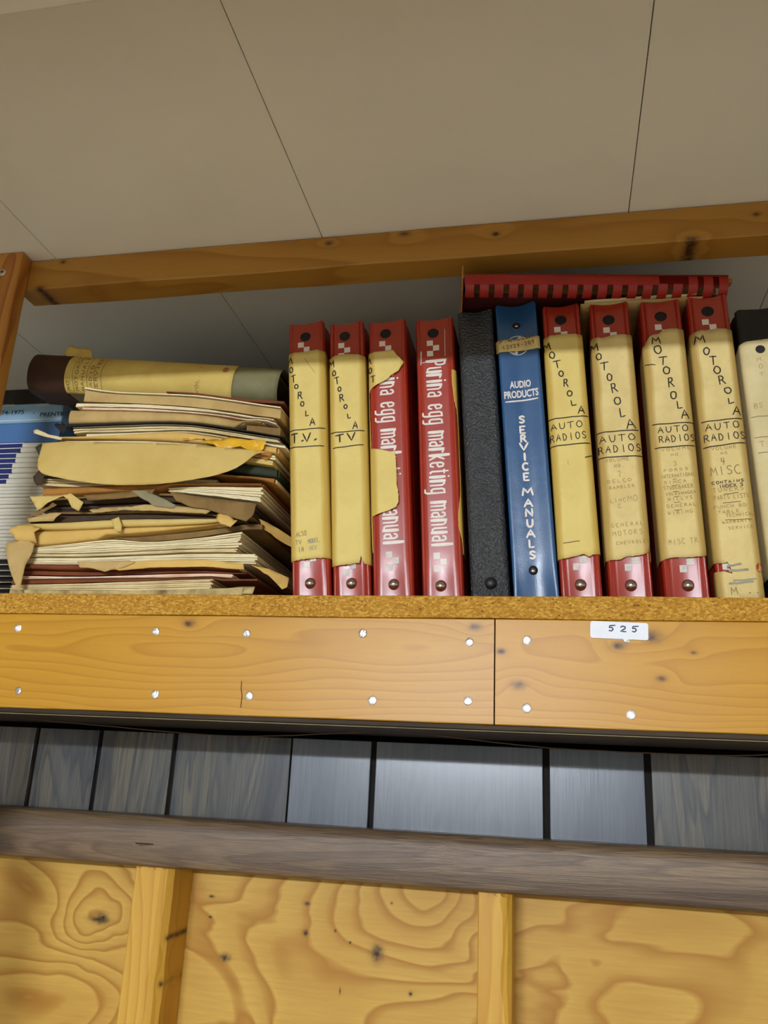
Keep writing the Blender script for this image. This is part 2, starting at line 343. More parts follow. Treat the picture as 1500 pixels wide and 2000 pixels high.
def font_mesh(bm, s, fmap, size_x, size_y, bold=0.0, x0=0, y0=0, cuts=0):
    """print set in the built-in sans, squeezed to size_x by size_y and laid on a surface"""
    cu = bpy.data.curves.new('t', 'FONT'); cu.body = s; cu.size = 1; cu.offset = bold; cu.resolution_u = 3
    o = bpy.data.objects.new('t', cu); COL.objects.link(o); bpy.context.view_layer.update()
    me = bpy.data.meshes.new_from_object(o.evaluated_get(bpy.context.evaluated_depsgraph_get()))
    xs = [v.co.x for v in me.vertices]; ys = [v.co.y for v in me.vertices]; mx, Mx, my, My = min(xs), max(xs), min(ys), max(ys)
    vs = [bm.verts.new(fmap(x0 + (v.co.x - mx) / (Mx - mx) * size_x, y0 + (v.co.y - my) / (My - my) * size_y)) for v in me.vertices]
    for p in me.polygons:
        try: bm.faces.new([vs[i] for i in p.vertices])
        except ValueError: pass
    bpy.data.objects.remove(o); bpy.data.meshes.remove(me); bpy.data.curves.remove(cu)

# ================================================================= setting
zc = lambda z: z + ZC
def struct(name, bm, mat, parent=None, label=None, cat=None):
    o = obj(name, bm, mat, parent, label, cat)
    if parent is None: o['kind'] = 'structure'
    return o
HC = .537                                            # ceiling above the lens
# ceiling: backing board and the panels screwed under it
c = struct('ceiling', box(bmesh.new(), -3.2, 3.0, -4.2, 1.05, zc(HC + .004), zc(HC + .03)), M['dark'], None, 'cream painted ceiling of long narrow panels', 'ceiling')
sx = [-1.0, 0]
xs_front = [(.1397 + .5775 * k) * HC for k in range(-5, 5)]
for a, b in zip(xs_front, xs_front[1:]):
    obj('ceiling_panel', box(bmesh.new(), a + .0004, b - .0004, .22, .738, zc(HC), zc(HC + .004), .0006), M['ceiling'], c)
xs_back = [x - .5775 * HC * .48 for x in xs_front]
for a, b in zip(xs_back, xs_back[1:]):
    obj('ceiling_panel', box(bmesh.new(), a + .0004, b - .0004, .7395, 1.03, zc(HC), zc(HC + .004), .0006), M['ceiling'], c)
for k in range(6):
    obj('ceiling_panel', box(bmesh.new(), -3.1 + k * 1.02, -3.1 + k * 1.02 + 1.018, -4.1, .218, zc(HC), zc(HC + .004), .0006), M['ceiling'], c)
# bulkhead across the ceiling just in front of the shelf
ZB = .417; YB = ZB / 1.2765
b = struct('ceiling_bulkhead', box(bmesh.new(), -3.0, 2.6, YB - .14, YB - .006, zc(ZB + .004), zc(HC - .0005)), M['ceiling'], None, 'textured bulkhead with a white corner bead at the top left corner', 'bulkhead')
for k in range(18):
    x = -.79 + (k - 7) * .305 - .0
    obj('ceiling_tile', box(bmesh.new(), x, x + .302, YB - .14, YB - .010, zc(ZB), zc(ZB + .004), .001), M['textured'], b)
obj('corner_bead', box(bmesh.new(), -3.0, 2.6, YB - .012, YB, zc(ZB - .003), zc(ZB + .02), .0015), M['bead'], b, 'white corner bead')
struct('floor', box(bmesh.new(), -3.2, 3.0, -4.2, 1.05, -.05, 0), M['floor'], None, 'plain tan floor', 'floor')
# rear wall behind the shelf, planks of dark panelling
w = struct('wall_back', box(bmesh.new(), -2.2, 1.6, 1.034, 1.06, 0, zc(HC)), M['dark'], None, 'dark panelled wall behind the books on the shelf', 'wall')
for k in range(20):
    obj('plank', box(bmesh.new(), -2.1 + k * .18, -2.1 + k * .18 + .176, 1.028, 1.034, zc(.06), zc(HC - .001), .0008), M['shelfpanel'], w)
# panelled wall under the shelf
YW = .90
w = struct('wall_panelling', box(bmesh.new(), -1.5, 1.2, YW + .006, YW + .03, zc(-.092), zc(.036)), M['dark'], None, 'glossy grey-brown wood-grain panelling under the shelf with dark grooves', 'wall')
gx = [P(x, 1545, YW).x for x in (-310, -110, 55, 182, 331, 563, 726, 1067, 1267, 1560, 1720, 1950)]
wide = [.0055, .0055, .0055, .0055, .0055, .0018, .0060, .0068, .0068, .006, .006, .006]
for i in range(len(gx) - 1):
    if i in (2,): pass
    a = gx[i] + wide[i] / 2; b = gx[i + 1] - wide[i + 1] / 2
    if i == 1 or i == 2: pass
    m = M['panel_sheen'] if i in (5, 6, 7) else M['panel'][i % 4]
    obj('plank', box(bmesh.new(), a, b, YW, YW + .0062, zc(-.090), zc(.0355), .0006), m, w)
# plywood wall below the trim
YP = .94
E_ = lambda px, py: (P(px, py, YP).x, P(px, py, YP).z - ZC)
eyes = [(*E_(190, 1800), .035, -.55), (*E_(800, 1762), .085, .75), (*E_(845, 1740), .03, .25), (*E_(1380, 1900), .10, .35), (*E_(60, 1960), .07, .4)]
dots = [(*E_(192, 1796), .012, .0032), (*E_(200, 1793), .006, .006), (*E_(440, 1870), .0055, .004), (*E_(414, 1751), .003, .0016), (*E_(600, 1765), .003, .002), (*E_(597, 1822), .003, .0028),
        (*E_(655, 1818), .0013, .0013), (*E_(684, 1841), .0013, .0013), (*E_(737, 1862), .006, .008), (*E_(411, 1791), .002, .001), (*E_(765, 1764), .0013, .0013), (*E_(664, 1936), .001, .003), (*E_(802, 1941), .002, .002)]
w = struct('wall_plywood', box(bmesh.new(), -1.4, 1.2, YP, YP + .018, zc(-.42), zc(-.093)), plywood('plywood_swirl', eyes, dots), None, 'varnished swirled plywood below the trim', 'wall')
w.data.transform(Matrix.Translation((0, 0, -ZC))); w.location.z = ZC
w = struct('wall_lower', box(bmesh.new(), -2.2, 1.6, YP + .0185, YP + .05, 0, zc(-.095)), M['shelfpanel'], None, 'dark wall behind the plywood', 'wall')

# ================================================================= lumber
def board(name, x0, x1, y0, y1, z0, z1, mat, label, cat, bev=.001, parent=None, origin=None):
    o = obj(name, box(bmesh.new(), x0, x1, y0, y1, z0, z1, bev), mat, parent, label, cat)
    return o
def wob_box(x0, x1, y0, y1, z0, z1, nx=60, amp=.0008, seed=0, bev=.0015):
    """a sawn board, its long edges slightly wavy and eased"""
    bm = bmesh.new(); pf = []
    b = bev
    for (y, z) in ((y0 + b, z0), (y0, z0 + b), (y0, z1 - b), (y0 + b, z1), (y1 - b, z1), (y1, z1 - b), (y1, z0 + b), (y1 - b, z0)): pf.append((y, z))
    rings = []
    for i in range(nx + 1):
        x = x0 + (x1 - x0) * i / nx
        rings.append([bm.verts.new((x, y + amp * nz(x * 9, j // 2 * 3.1 + seed, 1), z + amp * 1.3 * nz(x * 8, j // 2 * 5.1 + seed, 7))) for j, (y, z) in enumerate(pf)])
    for i in range(nx):
        for j in range(8): bm.faces.new((rings[i][j], rings[i + 1][j], rings[i + 1][(j + 1) % 8], rings[i][(j + 1) % 8]))
    bm.faces.new(rings[0][::-1]); bm.faces.new(rings[-1])
    bmesh.ops.recalc_face_normals(bm, faces=bm.faces)
    return bm
def loc_mesh(o, loc):                                # move the origin without moving the shape
    o.data.transform(Matrix.Translation(-Vector(loc))); o.location = loc; return o
YF = .72                                             # front plane of the shelf
K = lambda px, py, r, Y=YF: (P(px, py, Y).x, P(px, py, Y).z - ZC, r)
zs, zf1, zf0, zu = .1542, .1342, .0455, .0400        # shelf top, fascia top, fascia bottom, underlay bottom
XL, XR = -1.25, .85
# fascia boards
pine_l = pine('pine_fascia_left', (200, 148, 40), (182, 128, 26), (172, 112, 16), 'x', 1, [K(370, 1218, .004), K(928, 1225, .004)], 150, .10, K(300, 1262, 0)[1], .37, .033, spec=.35)
pine_r = pine('pine_fascia_right', (202, 150, 42), (186, 130, 28), (176, 116, 18), 'x', 4, [K(1012, 1338, .0045), K(978, 1272, .003), K(1208, 1262, .0045), K(1292, 1325, .003), K(1355, 1275, .002), K(1272, 1243, .006)], 170, .02, .115, .38, .05, spec=.35)
xj = P(966, 1300, YF).x
def fascia(x0, x1, mat, label):
    t = thing('fascia_board', (0, 0, ZC), label, 'board', 'fascia boards under the shelf edge')
    obj('board', wob_box(x0, x1, YF, YF + .019, zf0, zf1, 90, .0005, x0, .0008), mat, t)
    return t
fl = fascia(XL, xj - .0006, pine_l, 'left pine board under the shelf edge with nine nail heads and cathedral grain')
fr = fascia(xj + .0006, XR, pine_r, 'right pine board under the shelf edge with small knots and the numbered sticker')
nm = bmesh.new(); dome(nm, (0, 0, 0), .0041, .0011, 14, 3)
bmesh.ops.create_circle(nm, cap_ends=True, radius=.0022, segments=4, matrix=Matrix.Translation((0, -.00125, 0)) @ Matrix.Rotation(math.pi / 2, 4, 'X') @ Matrix.Rotation(.4, 4, 'Z'))
nme = bpy.data.meshes.new('nail_head'); nm.to_mesh(nme); nm.free(); nme.materials.append(M['nail'])
for (px, py) in [(35, 1227), (304, 1234), (481, 1238), (708, 1237), (916, 1254), (1030, 1251), (1225, 1247), (35, 1349), (303, 1356), (486, 1360), (727, 1368), (914, 1368), (1028, 1383), (1232, 1396)]:
    p = P(px, py, YF); o = bpy.data.objects.new('nail_head', nme); COL.objects.link(o); o.parent = fl if px < 966 else fr
    o.location = (p.x, YF + .0001, p.z - ZC); o.rotation_euler = (random.uniform(-.16, .16), random.uniform(0, 6), random.uniform(-.16, .16))
bm = bmesh.new(); ribbon(bm, [(P(x, y, YF).x, P(x, y, YF).z - ZC) for x, y in ((472, 1330), (471, 1345), (473, 1360), (470, 1382))], .00035, lambda u, v: Vector((u, YF - .0002, v)), 3); obj('crack', bm, M['ink'], fl)
# sticker 525
def on_plane(c, rot, Y):                             # local (u, v) on a vertical plane
    return lambda u, v: Vector((c.x + u * math.cos(rot) - v * math.sin(rot), Y, c.z - ZC + u * math.sin(rot) + v * math.cos(rot)))
cs = P(1209, 1232, YF); sl = math.atan2(-(P(1266, 1236, YF).z - P(1153, 1230, YF).z) * -1, P(1266, 1236, YF).x - P(1153, 1230, YF).x)
sw, sh = (P(1266, 1234, YF).x - P(1153, 1230, YF).x) / 2, (P(1209, 1216, YF).z - P(1209, 1249, YF).z) / 2
sl = -.030
bm = bmesh.new(); fm = on_plane(cs, sl, YF - .0016); ring = []
for (cx, cy, a0) in ((sw - .0018, sh - .0018, 0), (-sw + .0018, sh - .0018, 90), (-sw + .0018, -sh + .0018, 180), (sw - .0018, -sh + .0018, 270)):
    for k in range(5): a = math.radians(a0 + k * 22.5); ring.append(bm.verts.new(fm(cx + .0018 * math.cos(a), cy + .0018 * math.sin(a))))
f = bm.faces.new(ring); r_ = bmesh.ops.extrude_face_region(bm, geom=[f]); bmesh.ops.translate(bm, vec=(0, .0015, 0), verts=[v for v in r_['geom'] if isinstance(v, bmesh.types.BMVert)])
bmesh.ops.recalc_face_normals(bm, faces=bm.faces)
stk = obj('sticker', bm, M['sticker'], fr, 'small white sticker with the number 525')
bm = bmesh.new(); fm = on_plane(cs, sl, YF - .0018); hh = sh * .78
for (ch, cx) in (('5', -.36), ('2', .02), ('5', .44)): letter(bm, ch, sw * cx, -hh * .15, sw * .24, hh * .85, .00055, fm, -.05 if ch == '2' else .05, .0, 2)
obj('numbers', bm, M['navyink'], stk)
# particle board shelf and its thin underlay
o = loc_mesh(obj('shelf_board', wob_box(XL, XR, YF, 1.028, zc(zf1 + .0004), zc(zs), 120, .0006, 3, .0005), M['particle'], None, 'thick particle board shelf with a raw edge, carrying the binders', 'shelf'), (0, 0, zc(zf1)))
u = thing('underlay_sheet', (0, 0, ZC), 'thin brown wood-grain sheet under the fascia board', 'sheet')
obj('sheet', box(bmesh.new(), XL, XR, YF - .001, YW - .001, zu + .0012, zf0 - .0003, .0006), M['underlay'], u)
obj('edge_strip', box(bmesh.new(), XL, XR, YF - .0012, YF + .003, zu, zu + .0006), M['olive'], u, 'pale bottom edge')
# drooping wires
def tube(pts, r, n=6):
    bm = bmesh.new(); prev = None
    for i, p in enumerate(pts):
        d = (Vector(pts[min(i + 1, len(pts) - 1)]) - Vector(pts[max(i - 1, 0)])).normalized(); a = d.cross(Vector((0, 1, .01))).normalized(); b = d.cross(a)
        ring = [bm.verts.new(Vector(p) + a * r * math.cos(t) + b * r * math.sin(t)) for t in [2 * math.pi * k / n for k in range(n)]]
        if prev:
            for k in range(n): bm.faces.new((prev[k], prev[(k + 1) % n], ring[(k + 1) % n], ring[k]))
        prev = ring
    bmesh.ops.recalc_face_normals(bm, faces=bm.faces); return bm
def curve_px(pts, Y, n=60):
    out = []
    for i in range(n + 1):
        x = pts[0][0] + (pts[-1][0] - pts[0][0]) * i / n; q = P(x, lerp_poly(pts, x) + .8 * nz(x * .02), Y); out.append(q)
    return out
def smooth_px(pts, it=3):
    for _ in range(it):
        q = [pts[0]]
        for a, b in zip(pts, pts[1:]): q += [(a[0] * .75 + b[0] * .25, a[1] * .75 + b[1] * .25), (a[0] * .25 + b[0] * .75, a[1] * .25 + b[1] * .75)]
        q.append(pts[-1]); pts = q
    return pts
obj('wire', tube(curve_px(smooth_px([(-60, 1395), (100, 1408), (240, 1421), (380, 1434), (490, 1439), (620, 1434), (760, 1428)]), .84), .0006), M['wire'], None, 'thin wire drooping under the left half of the shelf', 'wire')
obj('wire', tube(curve_px(smooth_px([(790, 1428), (920, 1445), (1070, 1461), (1200, 1468), (1300, 1472), (1440, 1477), (1560, 1470)]), .84), .0006), M['wire'], None, 'thin wire drooping under the right half of the shelf', 'wire')
# batten under the ceiling
pb = pine('pine_batten', (186, 138, 58), (164, 112, 38), (156, 104, 34), 'x', 9, [K(643, 475, .0035), K(790, 457, .004), K(968, 457, .0035), K(1478, 418, .003), K(124, 512, .003), K(176, 563, .003), (P(1345, 482, .74).x, .4995, .005), (P(97, 585, .74).x, .4995, .004)], 70, .04, .5, .5, .09)
xb0 = P(63, 512, .735).x
o = obj('ceiling_batten', wob_box(xb0, XR, YF, .7545, .4990, HC - .0006, 90, .0009, 5, .0012), pb, None, 'square pine batten screwed along the ceiling above the shelf', 'batten'); o.location.z = ZC
o['label'] = 'square pine batten running along the ceiling above the books'
# post at the left
pp = pine('pine_post', (200, 142, 60), (158, 92, 34), (150, 92, 34), 'z', 6, [], 120, .01, P(0, 600, .70).x - .03, .42, .05)
t = thing('wood_post', (0, 0, ZC), 'upright pine post with a screw at the upper left corner, ending at the ceiling', 'post')
xp = P(45, 490, .702).x
bm = box(bmesh.new(), xp - .038, xp, .702, .7197, -1.5998, HC - .0006, .0016)
obj('post', bm, pp, t)
bm = bmesh.new(); p = P(5, 532, .702); dome(bm, (p.x, .7019, p.z - ZC), .0042, .0012, 16, 3); sc = obj('screw', bm, M['nail'], t, 'cross-head screw')
bm = bmesh.new()
for a in (.3, .3 + math.pi / 2): 
    r_ = bmesh.ops.create_cube(bm, size=1); 
    for v in r_['verts']: v.co = Matrix.Rotation(a, 3, 'Y') @ Vector((v.co.x * .0042, v.co.y * .0004, v.co.z * .0009)) + Vector((p.x, .7006, p.z - ZC))
obj('slot', bm, M['hole'], sc)
# studs in front of the plywood
def stud(pl, pr, px_wane, label, seed):
    YS = .882; x0 = P(pl, 1825, YS).x; x1 = P(pr, 1825, YS).x; zt = P((pl + pr) / 2, 1690 if seed == 1 else 1742, YS).z - ZC + .003; z0 = -.42
    t = thing('wall_stud', (0, 0, ZC), label, 'stud', 'studs below the trim')
    bm = bmesh.new(); n = 60; rings = []
    for i in range(n + 1):
        z = z0 + (zt - z0) * i / n; wn = (.012 if seed == 1 else .009) + .007 * nz(z * 16, seed * 4) + .002 * nz(z * 70, seed * 9); wn = max(.003, wn); dp = wn * (.9 + .3 * nz(z * 30, seed))
        zz = z + (.0015 * nz(seed, i) if i == n else 0)
        rings.append([bm.verts.new(q) for q in ((x0, YS + .001, zz), (x0 + .001, YS, zz), (x1 - wn, YS + .0004, zz), (x1 - wn * .45, YS + dp * .35 + .0006 * nz(z * 90, 2), zz - .001), (x1, YS + dp, zz), (x1, YP - .0005, zz), (x0, YP - .0005, zz))])
    for i in range(n):
        for j in range(7): bm.faces.new((rings[i][j], rings[i][(j + 1) % 7], rings[i + 1][(j + 1) % 7], rings[i + 1][j]))
    bm.faces.new(rings[0]); bm.faces.new(rings[-1][::-1]); bmesh.ops.recalc_face_normals(bm, faces=bm.faces)
    kn = [(P(305, 1926, YS).z - ZC, P(305, 1926, YS).x, .0024), (P(356, 1827, .91).z - ZC, x1, .0022)] if seed == 1 else []
    obj('stud', bm, pine('pine_stud_%d' % seed, (214, 168, 62), (194, 142, 40), (190, 134, 32), 'z', seed, kn, 110, .02, x0 - .02, .5, .05), t)
    bm = bmesh.new()                                  # splinters of the rough saw cut
    for k in range(14):
        x = random.uniform(x0 + .003, x1 - .004); z = zt - random.uniform(.001, .006); a = random.uniform(-.8, .8); l_ = random.uniform(.002, .005)
        r_ = bmesh.ops.create_cube(bm, size=1)
        for v in r_['verts']: v.co = Matrix.Rotation(a, 3, 'Y') @ Vector((v.co.x * l_, v.co.y * .0006, v.co.z * .0005)) + Vector((x, YS - .0003, z))
    obj('splinters', bm, M['brownenv'], t, kind='stuff')
stud(249, 320, 0, 'left stud below the trim, with two knots on its side', 1)
stud(933, 999, 0, 'right stud below the trim, with a ragged bark edge', 2)
# bullnose trim
YT = .866
z1 = P(750, 1621, YT + .006).z - ZC; z0 = P(750, 1729, YT).z - ZC
prof = [(YW - .0005, z1)]
for k in range(9): a = math.pi / 2 * k / 8; prof.append((YT + .012 - .010 * math.sin(a) - .002 * (k / 8), z1 - .012 * (1 - math.cos(a)) * 1.1))
prof += [(YT, z1 - .024), (YT + .0003, z0 + .007), (YT + .0025, z0 + .002), (YT + .006, z0), (YW - .0185, z0), (YW - .0005, z0)]
bm = bmesh.new(); xsn = 60; rg = []
for i in range(xsn + 1):
    x = XL + (XR - XL) * i / xsn; rg.append([bm.verts.new((x, y, z)) for (y, z) in prof])
for i in range(xsn):
    for j in range(len(prof)): bm.faces.new((rg[i][j], rg[i + 1][j], rg[i + 1][(j + 1) % len(prof)], rg[i][(j + 1) % len(prof)]))
bm.faces.new(rg[0]); bm.faces.new(rg[-1][::-1]); bmesh.ops.recalc_face_normals(bm, faces=bm.faces)
tr = struct('trim_1', bm, M['trim'], None, 'rounded brown wood-grain trim between the grey panelling and the plywood', 'trim'); tr.location.z = ZC; smooth(tr, 30)
h0 = P(298, 1649, YT); h1 = P(263, 1647, YT - .014); h0.z -= ZC; h1.z -= ZC
bm = tube([h0 + (h0 - h1) * .2, h0, h1], .0008, 8); ns = obj('nail', bm, M['steel'], tr, 'nail sticking out of the trim')
bm = bmesh.new(); bmesh.ops.create_cone(bm, cap_ends=True, segments=12, radius1=.0019, radius2=.0019, depth=.0006, matrix=Matrix.Translation(h1) @ (h0 - h1).to_track_quat('Z', 'Y').to_matrix().to_4x4()); obj('nail_head', bm, M['nail'], ns)

# ================================================================= ceiling lamp behind the camera
t = thing('ceiling_lamp', ((LAMP['x0'] + LAMP['x1']) / 2, LAMP['y'], zc(HC)), 'long white fluorescent ceiling lamp behind the camera', 'lamp')
Lx = (LAMP['x1'] - LAMP['x0']) / 2
obj('housing', box(bmesh.new(), -Lx - .03, Lx + .03, -.06, .06, -.012, -.0005, .002), M['bead'], t)
e = N('lamp_tube_glow'); e.b.inputs['Emission Color'].default_value = (*LAMP['color'], 1); e.b.inputs['Emission Strength'].default_value = 0
em = e.m
for yy in (-.03, .03):
    bm = bmesh.new(); bmesh.ops.create_cone(bm, cap_ends=True, segments=20, radius1=.019, radius2=.019, depth=2 * Lx, matrix=Matrix.Translation((0, yy, -.036)) @ Matrix.Rotation(math.pi / 2, 4, 'Y'))
    obj('tube', bm, em, t)
E_TUBE = LAMP['watts']
em.node_tree.nodes['Principled BSDF'].inputs['Emission Strength'].default_value = E_TUBE

#@@BINDERS
# ================================================================= binders on the shelf
# a binder stands in its own frame: x across the spine, y into the shelf, z up; (0, 0, 0) is the foot of the spine
YBK = .748
class Binder:
    def __init__(s, name, label, cat, bl, br, tl, tr, ty, mat, D=.255, style='panel', group=None, topdip=.0035, Y=YBK):
        B0, B1 = P(bl, 1160, Y), P(br, 1160, Y); T0, T1 = P(tl, ty, Y), P(tr, ty, Y)
        fb, ft = (B0 + B1) / 2, (T0 + T1) / 2
        s.W = ((B1 - B0).length + (T1 - T0).length) / 2
        s.lean = math.atan2(ft.x - fb.x, ft.z - fb.z); s.H = (ft - fb).length
        k = (zc(zs) - fb.z) / math.cos(s.lean)         # slide down along the spine to the shelf
        foot = fb + Vector((math.sin(s.lean), 0, math.cos(s.lean))) * k; s.H -= k
        foot.z += abs(math.sin(s.lean)) * s.W / 2 + .0003; s.H -= abs(math.sin(s.lean)) * s.W / 2
        s.D = D; s.style = style; s.mat = mat; s.dip = topdip
        s.root = thing(name, foot, label, cat, group, (0, s.lean, 0)); s.foot = foot; s.Y = Y
        s.build()
    def uv(s, px, py):                                 # pixel -> (x, z) on the spine
        d = P(px, py, s.Y) - s.foot; c, n = math.cos(s.lean), math.sin(s.lean)
        return d.x * c - d.z * n, d.x * n + d.z * c
    def yf(s, x, z):                                   # depth of the spine surface
        t = min(1, abs(x) / (s.W / 2)); e = s.W / 2 - abs(x)
        sag = s.dip * (1 - t * t) * (max(0, min(1, (z - s.H + .045) / .045)) ** 1.5 + .6 * max(0, 1 - z / .04) ** 1.5)
        if s.style == 'panel':
            if e < .0028: y = .0030 * (1 - e / .0028) ** 2 + .0003
            elif e < .0055: y = .0003 + .0016 * math.sin((e - .0028) / .0027 * math.pi)
            else: y = .0002 + .0012 * (1 - t * t) + .0007 * (1 - min(1, (e - .0055) / .002))
        elif s.style == 'soft': y = .004 * (1 - min(1, e / .006)) ** 2 + .0004 * math.sin(x * 300)
        else: y = .002 * (1 - min(1, e / .003)) ** 2 + .0018 * (1 - t * t) + .0003 * math.sin(x * 260 + z * 4)
        for (hx, hz, hr) in getattr(s, 'dimples', ()):
            d = math.hypot(x - hx, z - hz); y += .0012 * math.exp(-(d / hr) ** 2)
        return y + sag
    def ztop(s, x):
        t = min(1, abs(x) / (s.W / 2)); return s.H - (.003 if s.style != 'soft' else .0015) * max(0, (t - .82) / .18) ** 2 - .0008 * (1 - t * t)
    def build(s):
        s.dimples = ()
        W2, H = s.W / 2, s.H
        if s.style in ('panel', 'flat'):
            s.dimples = ((0, H * .072, .009),)
        # outer skin: left cover edge -> round the spine -> right cover edge; thickness 2.2 mm inwards
        us = [(-W2, s.D), (-W2, s.D * .6), (-W2, .06), (-W2, .03), (-W2, .017), (-W2 + .0009, .013), (-W2 + .0009, .0105), (-W2, .0075), (-W2, .0045)]
        nx = 30
        xs = [-W2 + .0006 + (s.W - .0012) * (i / nx) for i in range(nx + 1)]
        path = [('s', a, b) for a, b in us] + [('f', x, 0) for x in xs] + [('s', -a, b) for a, b in us[::-1]]
        zl = [0, .0015, .01, .02, .03, .04] + [.05 + (H - .1) * k / 14 for k in range(15)] + [H - .04, H - .03, H - .02, H - .012, H - .006, H - .002, H]
        bm = bmesh.new(); rows = []
        for z in zl:
            fz = z / H; row = []
            for (k, a, b) in path:
                zt = s.ztop(a) if k == 'f' else s.ztop(s.W); zz = min(z, zt) if z < H - .011 else (H - .012) + (z - H + .012) / .012 * (zt - H + .012)
                y = s.yf(a, z) if k == 'f' else b + (s.yf(W2, z) - s.yf(W2, H / 2) if b < .02 else 0)
                x = a if k == 'f' else a + math.copysign(.0006 * nz(z * 11, b * 20, a * 40), a) * (1 if b > .02 else 0)
                row.append(Vector((x, y, zz)))
            rows.append(row)
        vo = [[bm.verts.new(v) for v in row] for row in rows]; vi = []
        for row in rows:
            r2 = []
            for i, v in enumerate(row):
                a = row[max(0, i - 1)]; b = row[min(len(row) - 1, i + 1)]; d = Vector((b.x - a.x, b.y - a.y, 0)); d.normalize()
                r2.append(bm.verts.new(v + Vector((-d.y, d.x, 0)) * .0022))
            vi.append(r2)
        n, m = len(rows), len(path)
        for i in range(n - 1):
            for j in range(m - 1):
                bm.faces.new((vo[i][j], vo[i][j + 1], vo[i + 1][j + 1], vo[i + 1][j])); bm.faces.new((vi[i][j + 1], vi[i][j], vi[i + 1][j], vi[i + 1][j + 1]))
        for j in range(m - 1):
            bm.faces.new((vo[0][j + 1], vo[0][j], vi[0][j], vi[0][j + 1])); bm.faces.new((vo[n - 1][j], vo[n - 1][j + 1], vi[n - 1][j + 1], vi[n - 1][j]))
        for i in range(n - 1):
            bm.faces.new((vo[i][0], vo[i + 1][0], vi[i + 1][0], vi[i][0])); bm.faces.new((vo[i + 1][m - 1], vo[i][m - 1], vi[i][m - 1], vi[i + 1][m - 1]))
        s.cover = smooth(obj('cover', bm, s.mat, s.root), 50)
        pg = bmesh.new(); nP = 7; pw = (s.W - .009) / nP
        for k in range(nP):
            x = -W2 + .0045 + k * pw; box(pg, x + .0002, x + pw - .0002, .030 + random.uniform(0, .003), s.D - .012 - random.uniform(0, .004), .004 + random.uniform(0, .002), H - .010 - random.uniform(0, .006))
        obj('pages', pg, M['page'], s.root, kind='stuff')
        # metal ring spine plate inside
        obj('ring_plate', box(bmesh.new(), -W2 + .008, W2 - .008, .0062, .0078, .012, H - .012, .0005), M['steel'], s.root)
    def front(s, off):                                 # map (x, z) -> just above the spine surface
        return lambda u, v: Vector((u, s.yf(u, v) - off, v))
    def hole(s, px, py, r=.0047, metal=False):
        x, z = s.uv(px, py); bm = bmesh.new()
        bmesh.ops.create_circle(bm, cap_ends=True, radius=r, segments=24); 
        for v in bm.verts: v.co = s.front(.0002)(x + v.co.x, z + v.co.y)
        h = obj('hole', bm, M['hole'], s.root)
        bm = bmesh.new(); n = 24
        a = [bm.verts.new(s.front(.0002)(x + r * math.cos(t), z + r * math.sin(t))) for t in [2 * math.pi * k / n for k in range(n)]]
        b = [bm.verts.new(s.front(.0007)(x + r * 1.08 * math.cos(t), z + r * 1.08 * math.sin(t))) for t in [2 * math.pi * k / n for k in range(n)]]
        c_ = [bm.verts.new(s.front(-.0002)(x + r * 1.25 * math.cos(t), z + r * 1.25 * math.sin(t))) for t in [2 * math.pi * k / n for k in range(n)]]
        for k in range(n): bm.faces.new((a[k], a[(k + 1) % n], b[(k + 1) % n], b[k])); bm.faces.new((b[k], b[(k + 1) % n], c_[(k + 1) % n], c_[k]))
        bmesh.ops.recalc_face_normals(bm, faces=bm.faces)
        smooth(obj('rim', bm, M['hole'] if not metal else s.mat, h), 60)
        if metal:
            bm = bmesh.new(); y = s.yf(x, z); dome(bm, (x, y + .0002, z), r * .5, .0012, 12, 3); obj('pin', bm, M['steel'], h)
    def rivet(s, px, py, r=.0051, h=.0044, mat=None):
        x, z = s.uv(px, py); y = s.yf(x, z); bm = bmesh.new(); dome(bm, (x, y - .0002, z), r, h, 22, 6)
        o = smooth(obj('rivet', bm, mat or M['steel'], s.root), 80)
        bm = bmesh.new(); n = 22
        a = [bm.verts.new((x + r * 1.0 * math.cos(t), y - .0008, z + r * math.sin(t))) for t in [2 * math.pi * k / n for k in range(n)]]
        b = [bm.verts.new((x + r * 1.12 * math.cos(t), y + .0006, z + r * 1.12 * math.sin(t))) for t in [2 * math.pi * k / n for k in range(n)]]
        for k in range(n): bm.faces.new((a[k], a[(k + 1) % n], b[(k + 1) % n], b[k]))
        bmesh.ops.recalc_face_normals(bm, faces=bm.faces); obj('collar', bm, M['hole'], o)
    def checks(s, top, bottom, mt='white', mb='white'):
        for (px, py), order, m_, nm in ((top, (0, 1, 0), mt, 'top'), (bottom, (1, 0, 1) if False else (0, 1, 0), mb, 'bottom')):
            if px is None: continue
            x, z = s.uv(px, py); q = .0062
            for k in range(3):
                bm = bmesh.new(); x0 = x + (0 if order[k] == 0 else q); z0 = z - k * q * .98
                for i in range(3): pass
                vs = [[bm.verts.new(s.front(.00025)(x0 + q * i / 3, z0 - q * j / 3)) for j in range(4)] for i in range(4)]
                for i in range(3):
                    for j in range(3): bm.faces.new((vs[i][j], vs[i][j + 1], vs[i + 1][j + 1], vs[i + 1][j]))
                obj('white_square', bm, M[m_], s.root)
    # paper slipped round the spine: centre flat, a crease near each side, then round the corner
    def pmap(s, u, z, off=0.0):
        """u is the arc from the middle of the spine; beyond the corner it runs back along the cover"""
        W2 = s.W / 2 + .0005; a = abs(u); sg = 1 if u >= 0 else -1; e1 = W2 - .0030; cr = W2 * .66; base = -.0021
        if a <= cr: x, y = a, base
        elif a <= e1: x = a; y = base + (a - cr) / (e1 - cr) * .0017
        elif a <= W2: x = a; y = base + .0017 + .0028 * ((a - e1) / .0030) ** 2
        else: x = W2 + min(.0004, (a - W2) * .5); y = base + .0045 + (a - W2)
        y += .00035 * nz(x * 60 + s.foot.x * 40, z * 30) + .0002 * nz(x * 200, z * 160, 4)
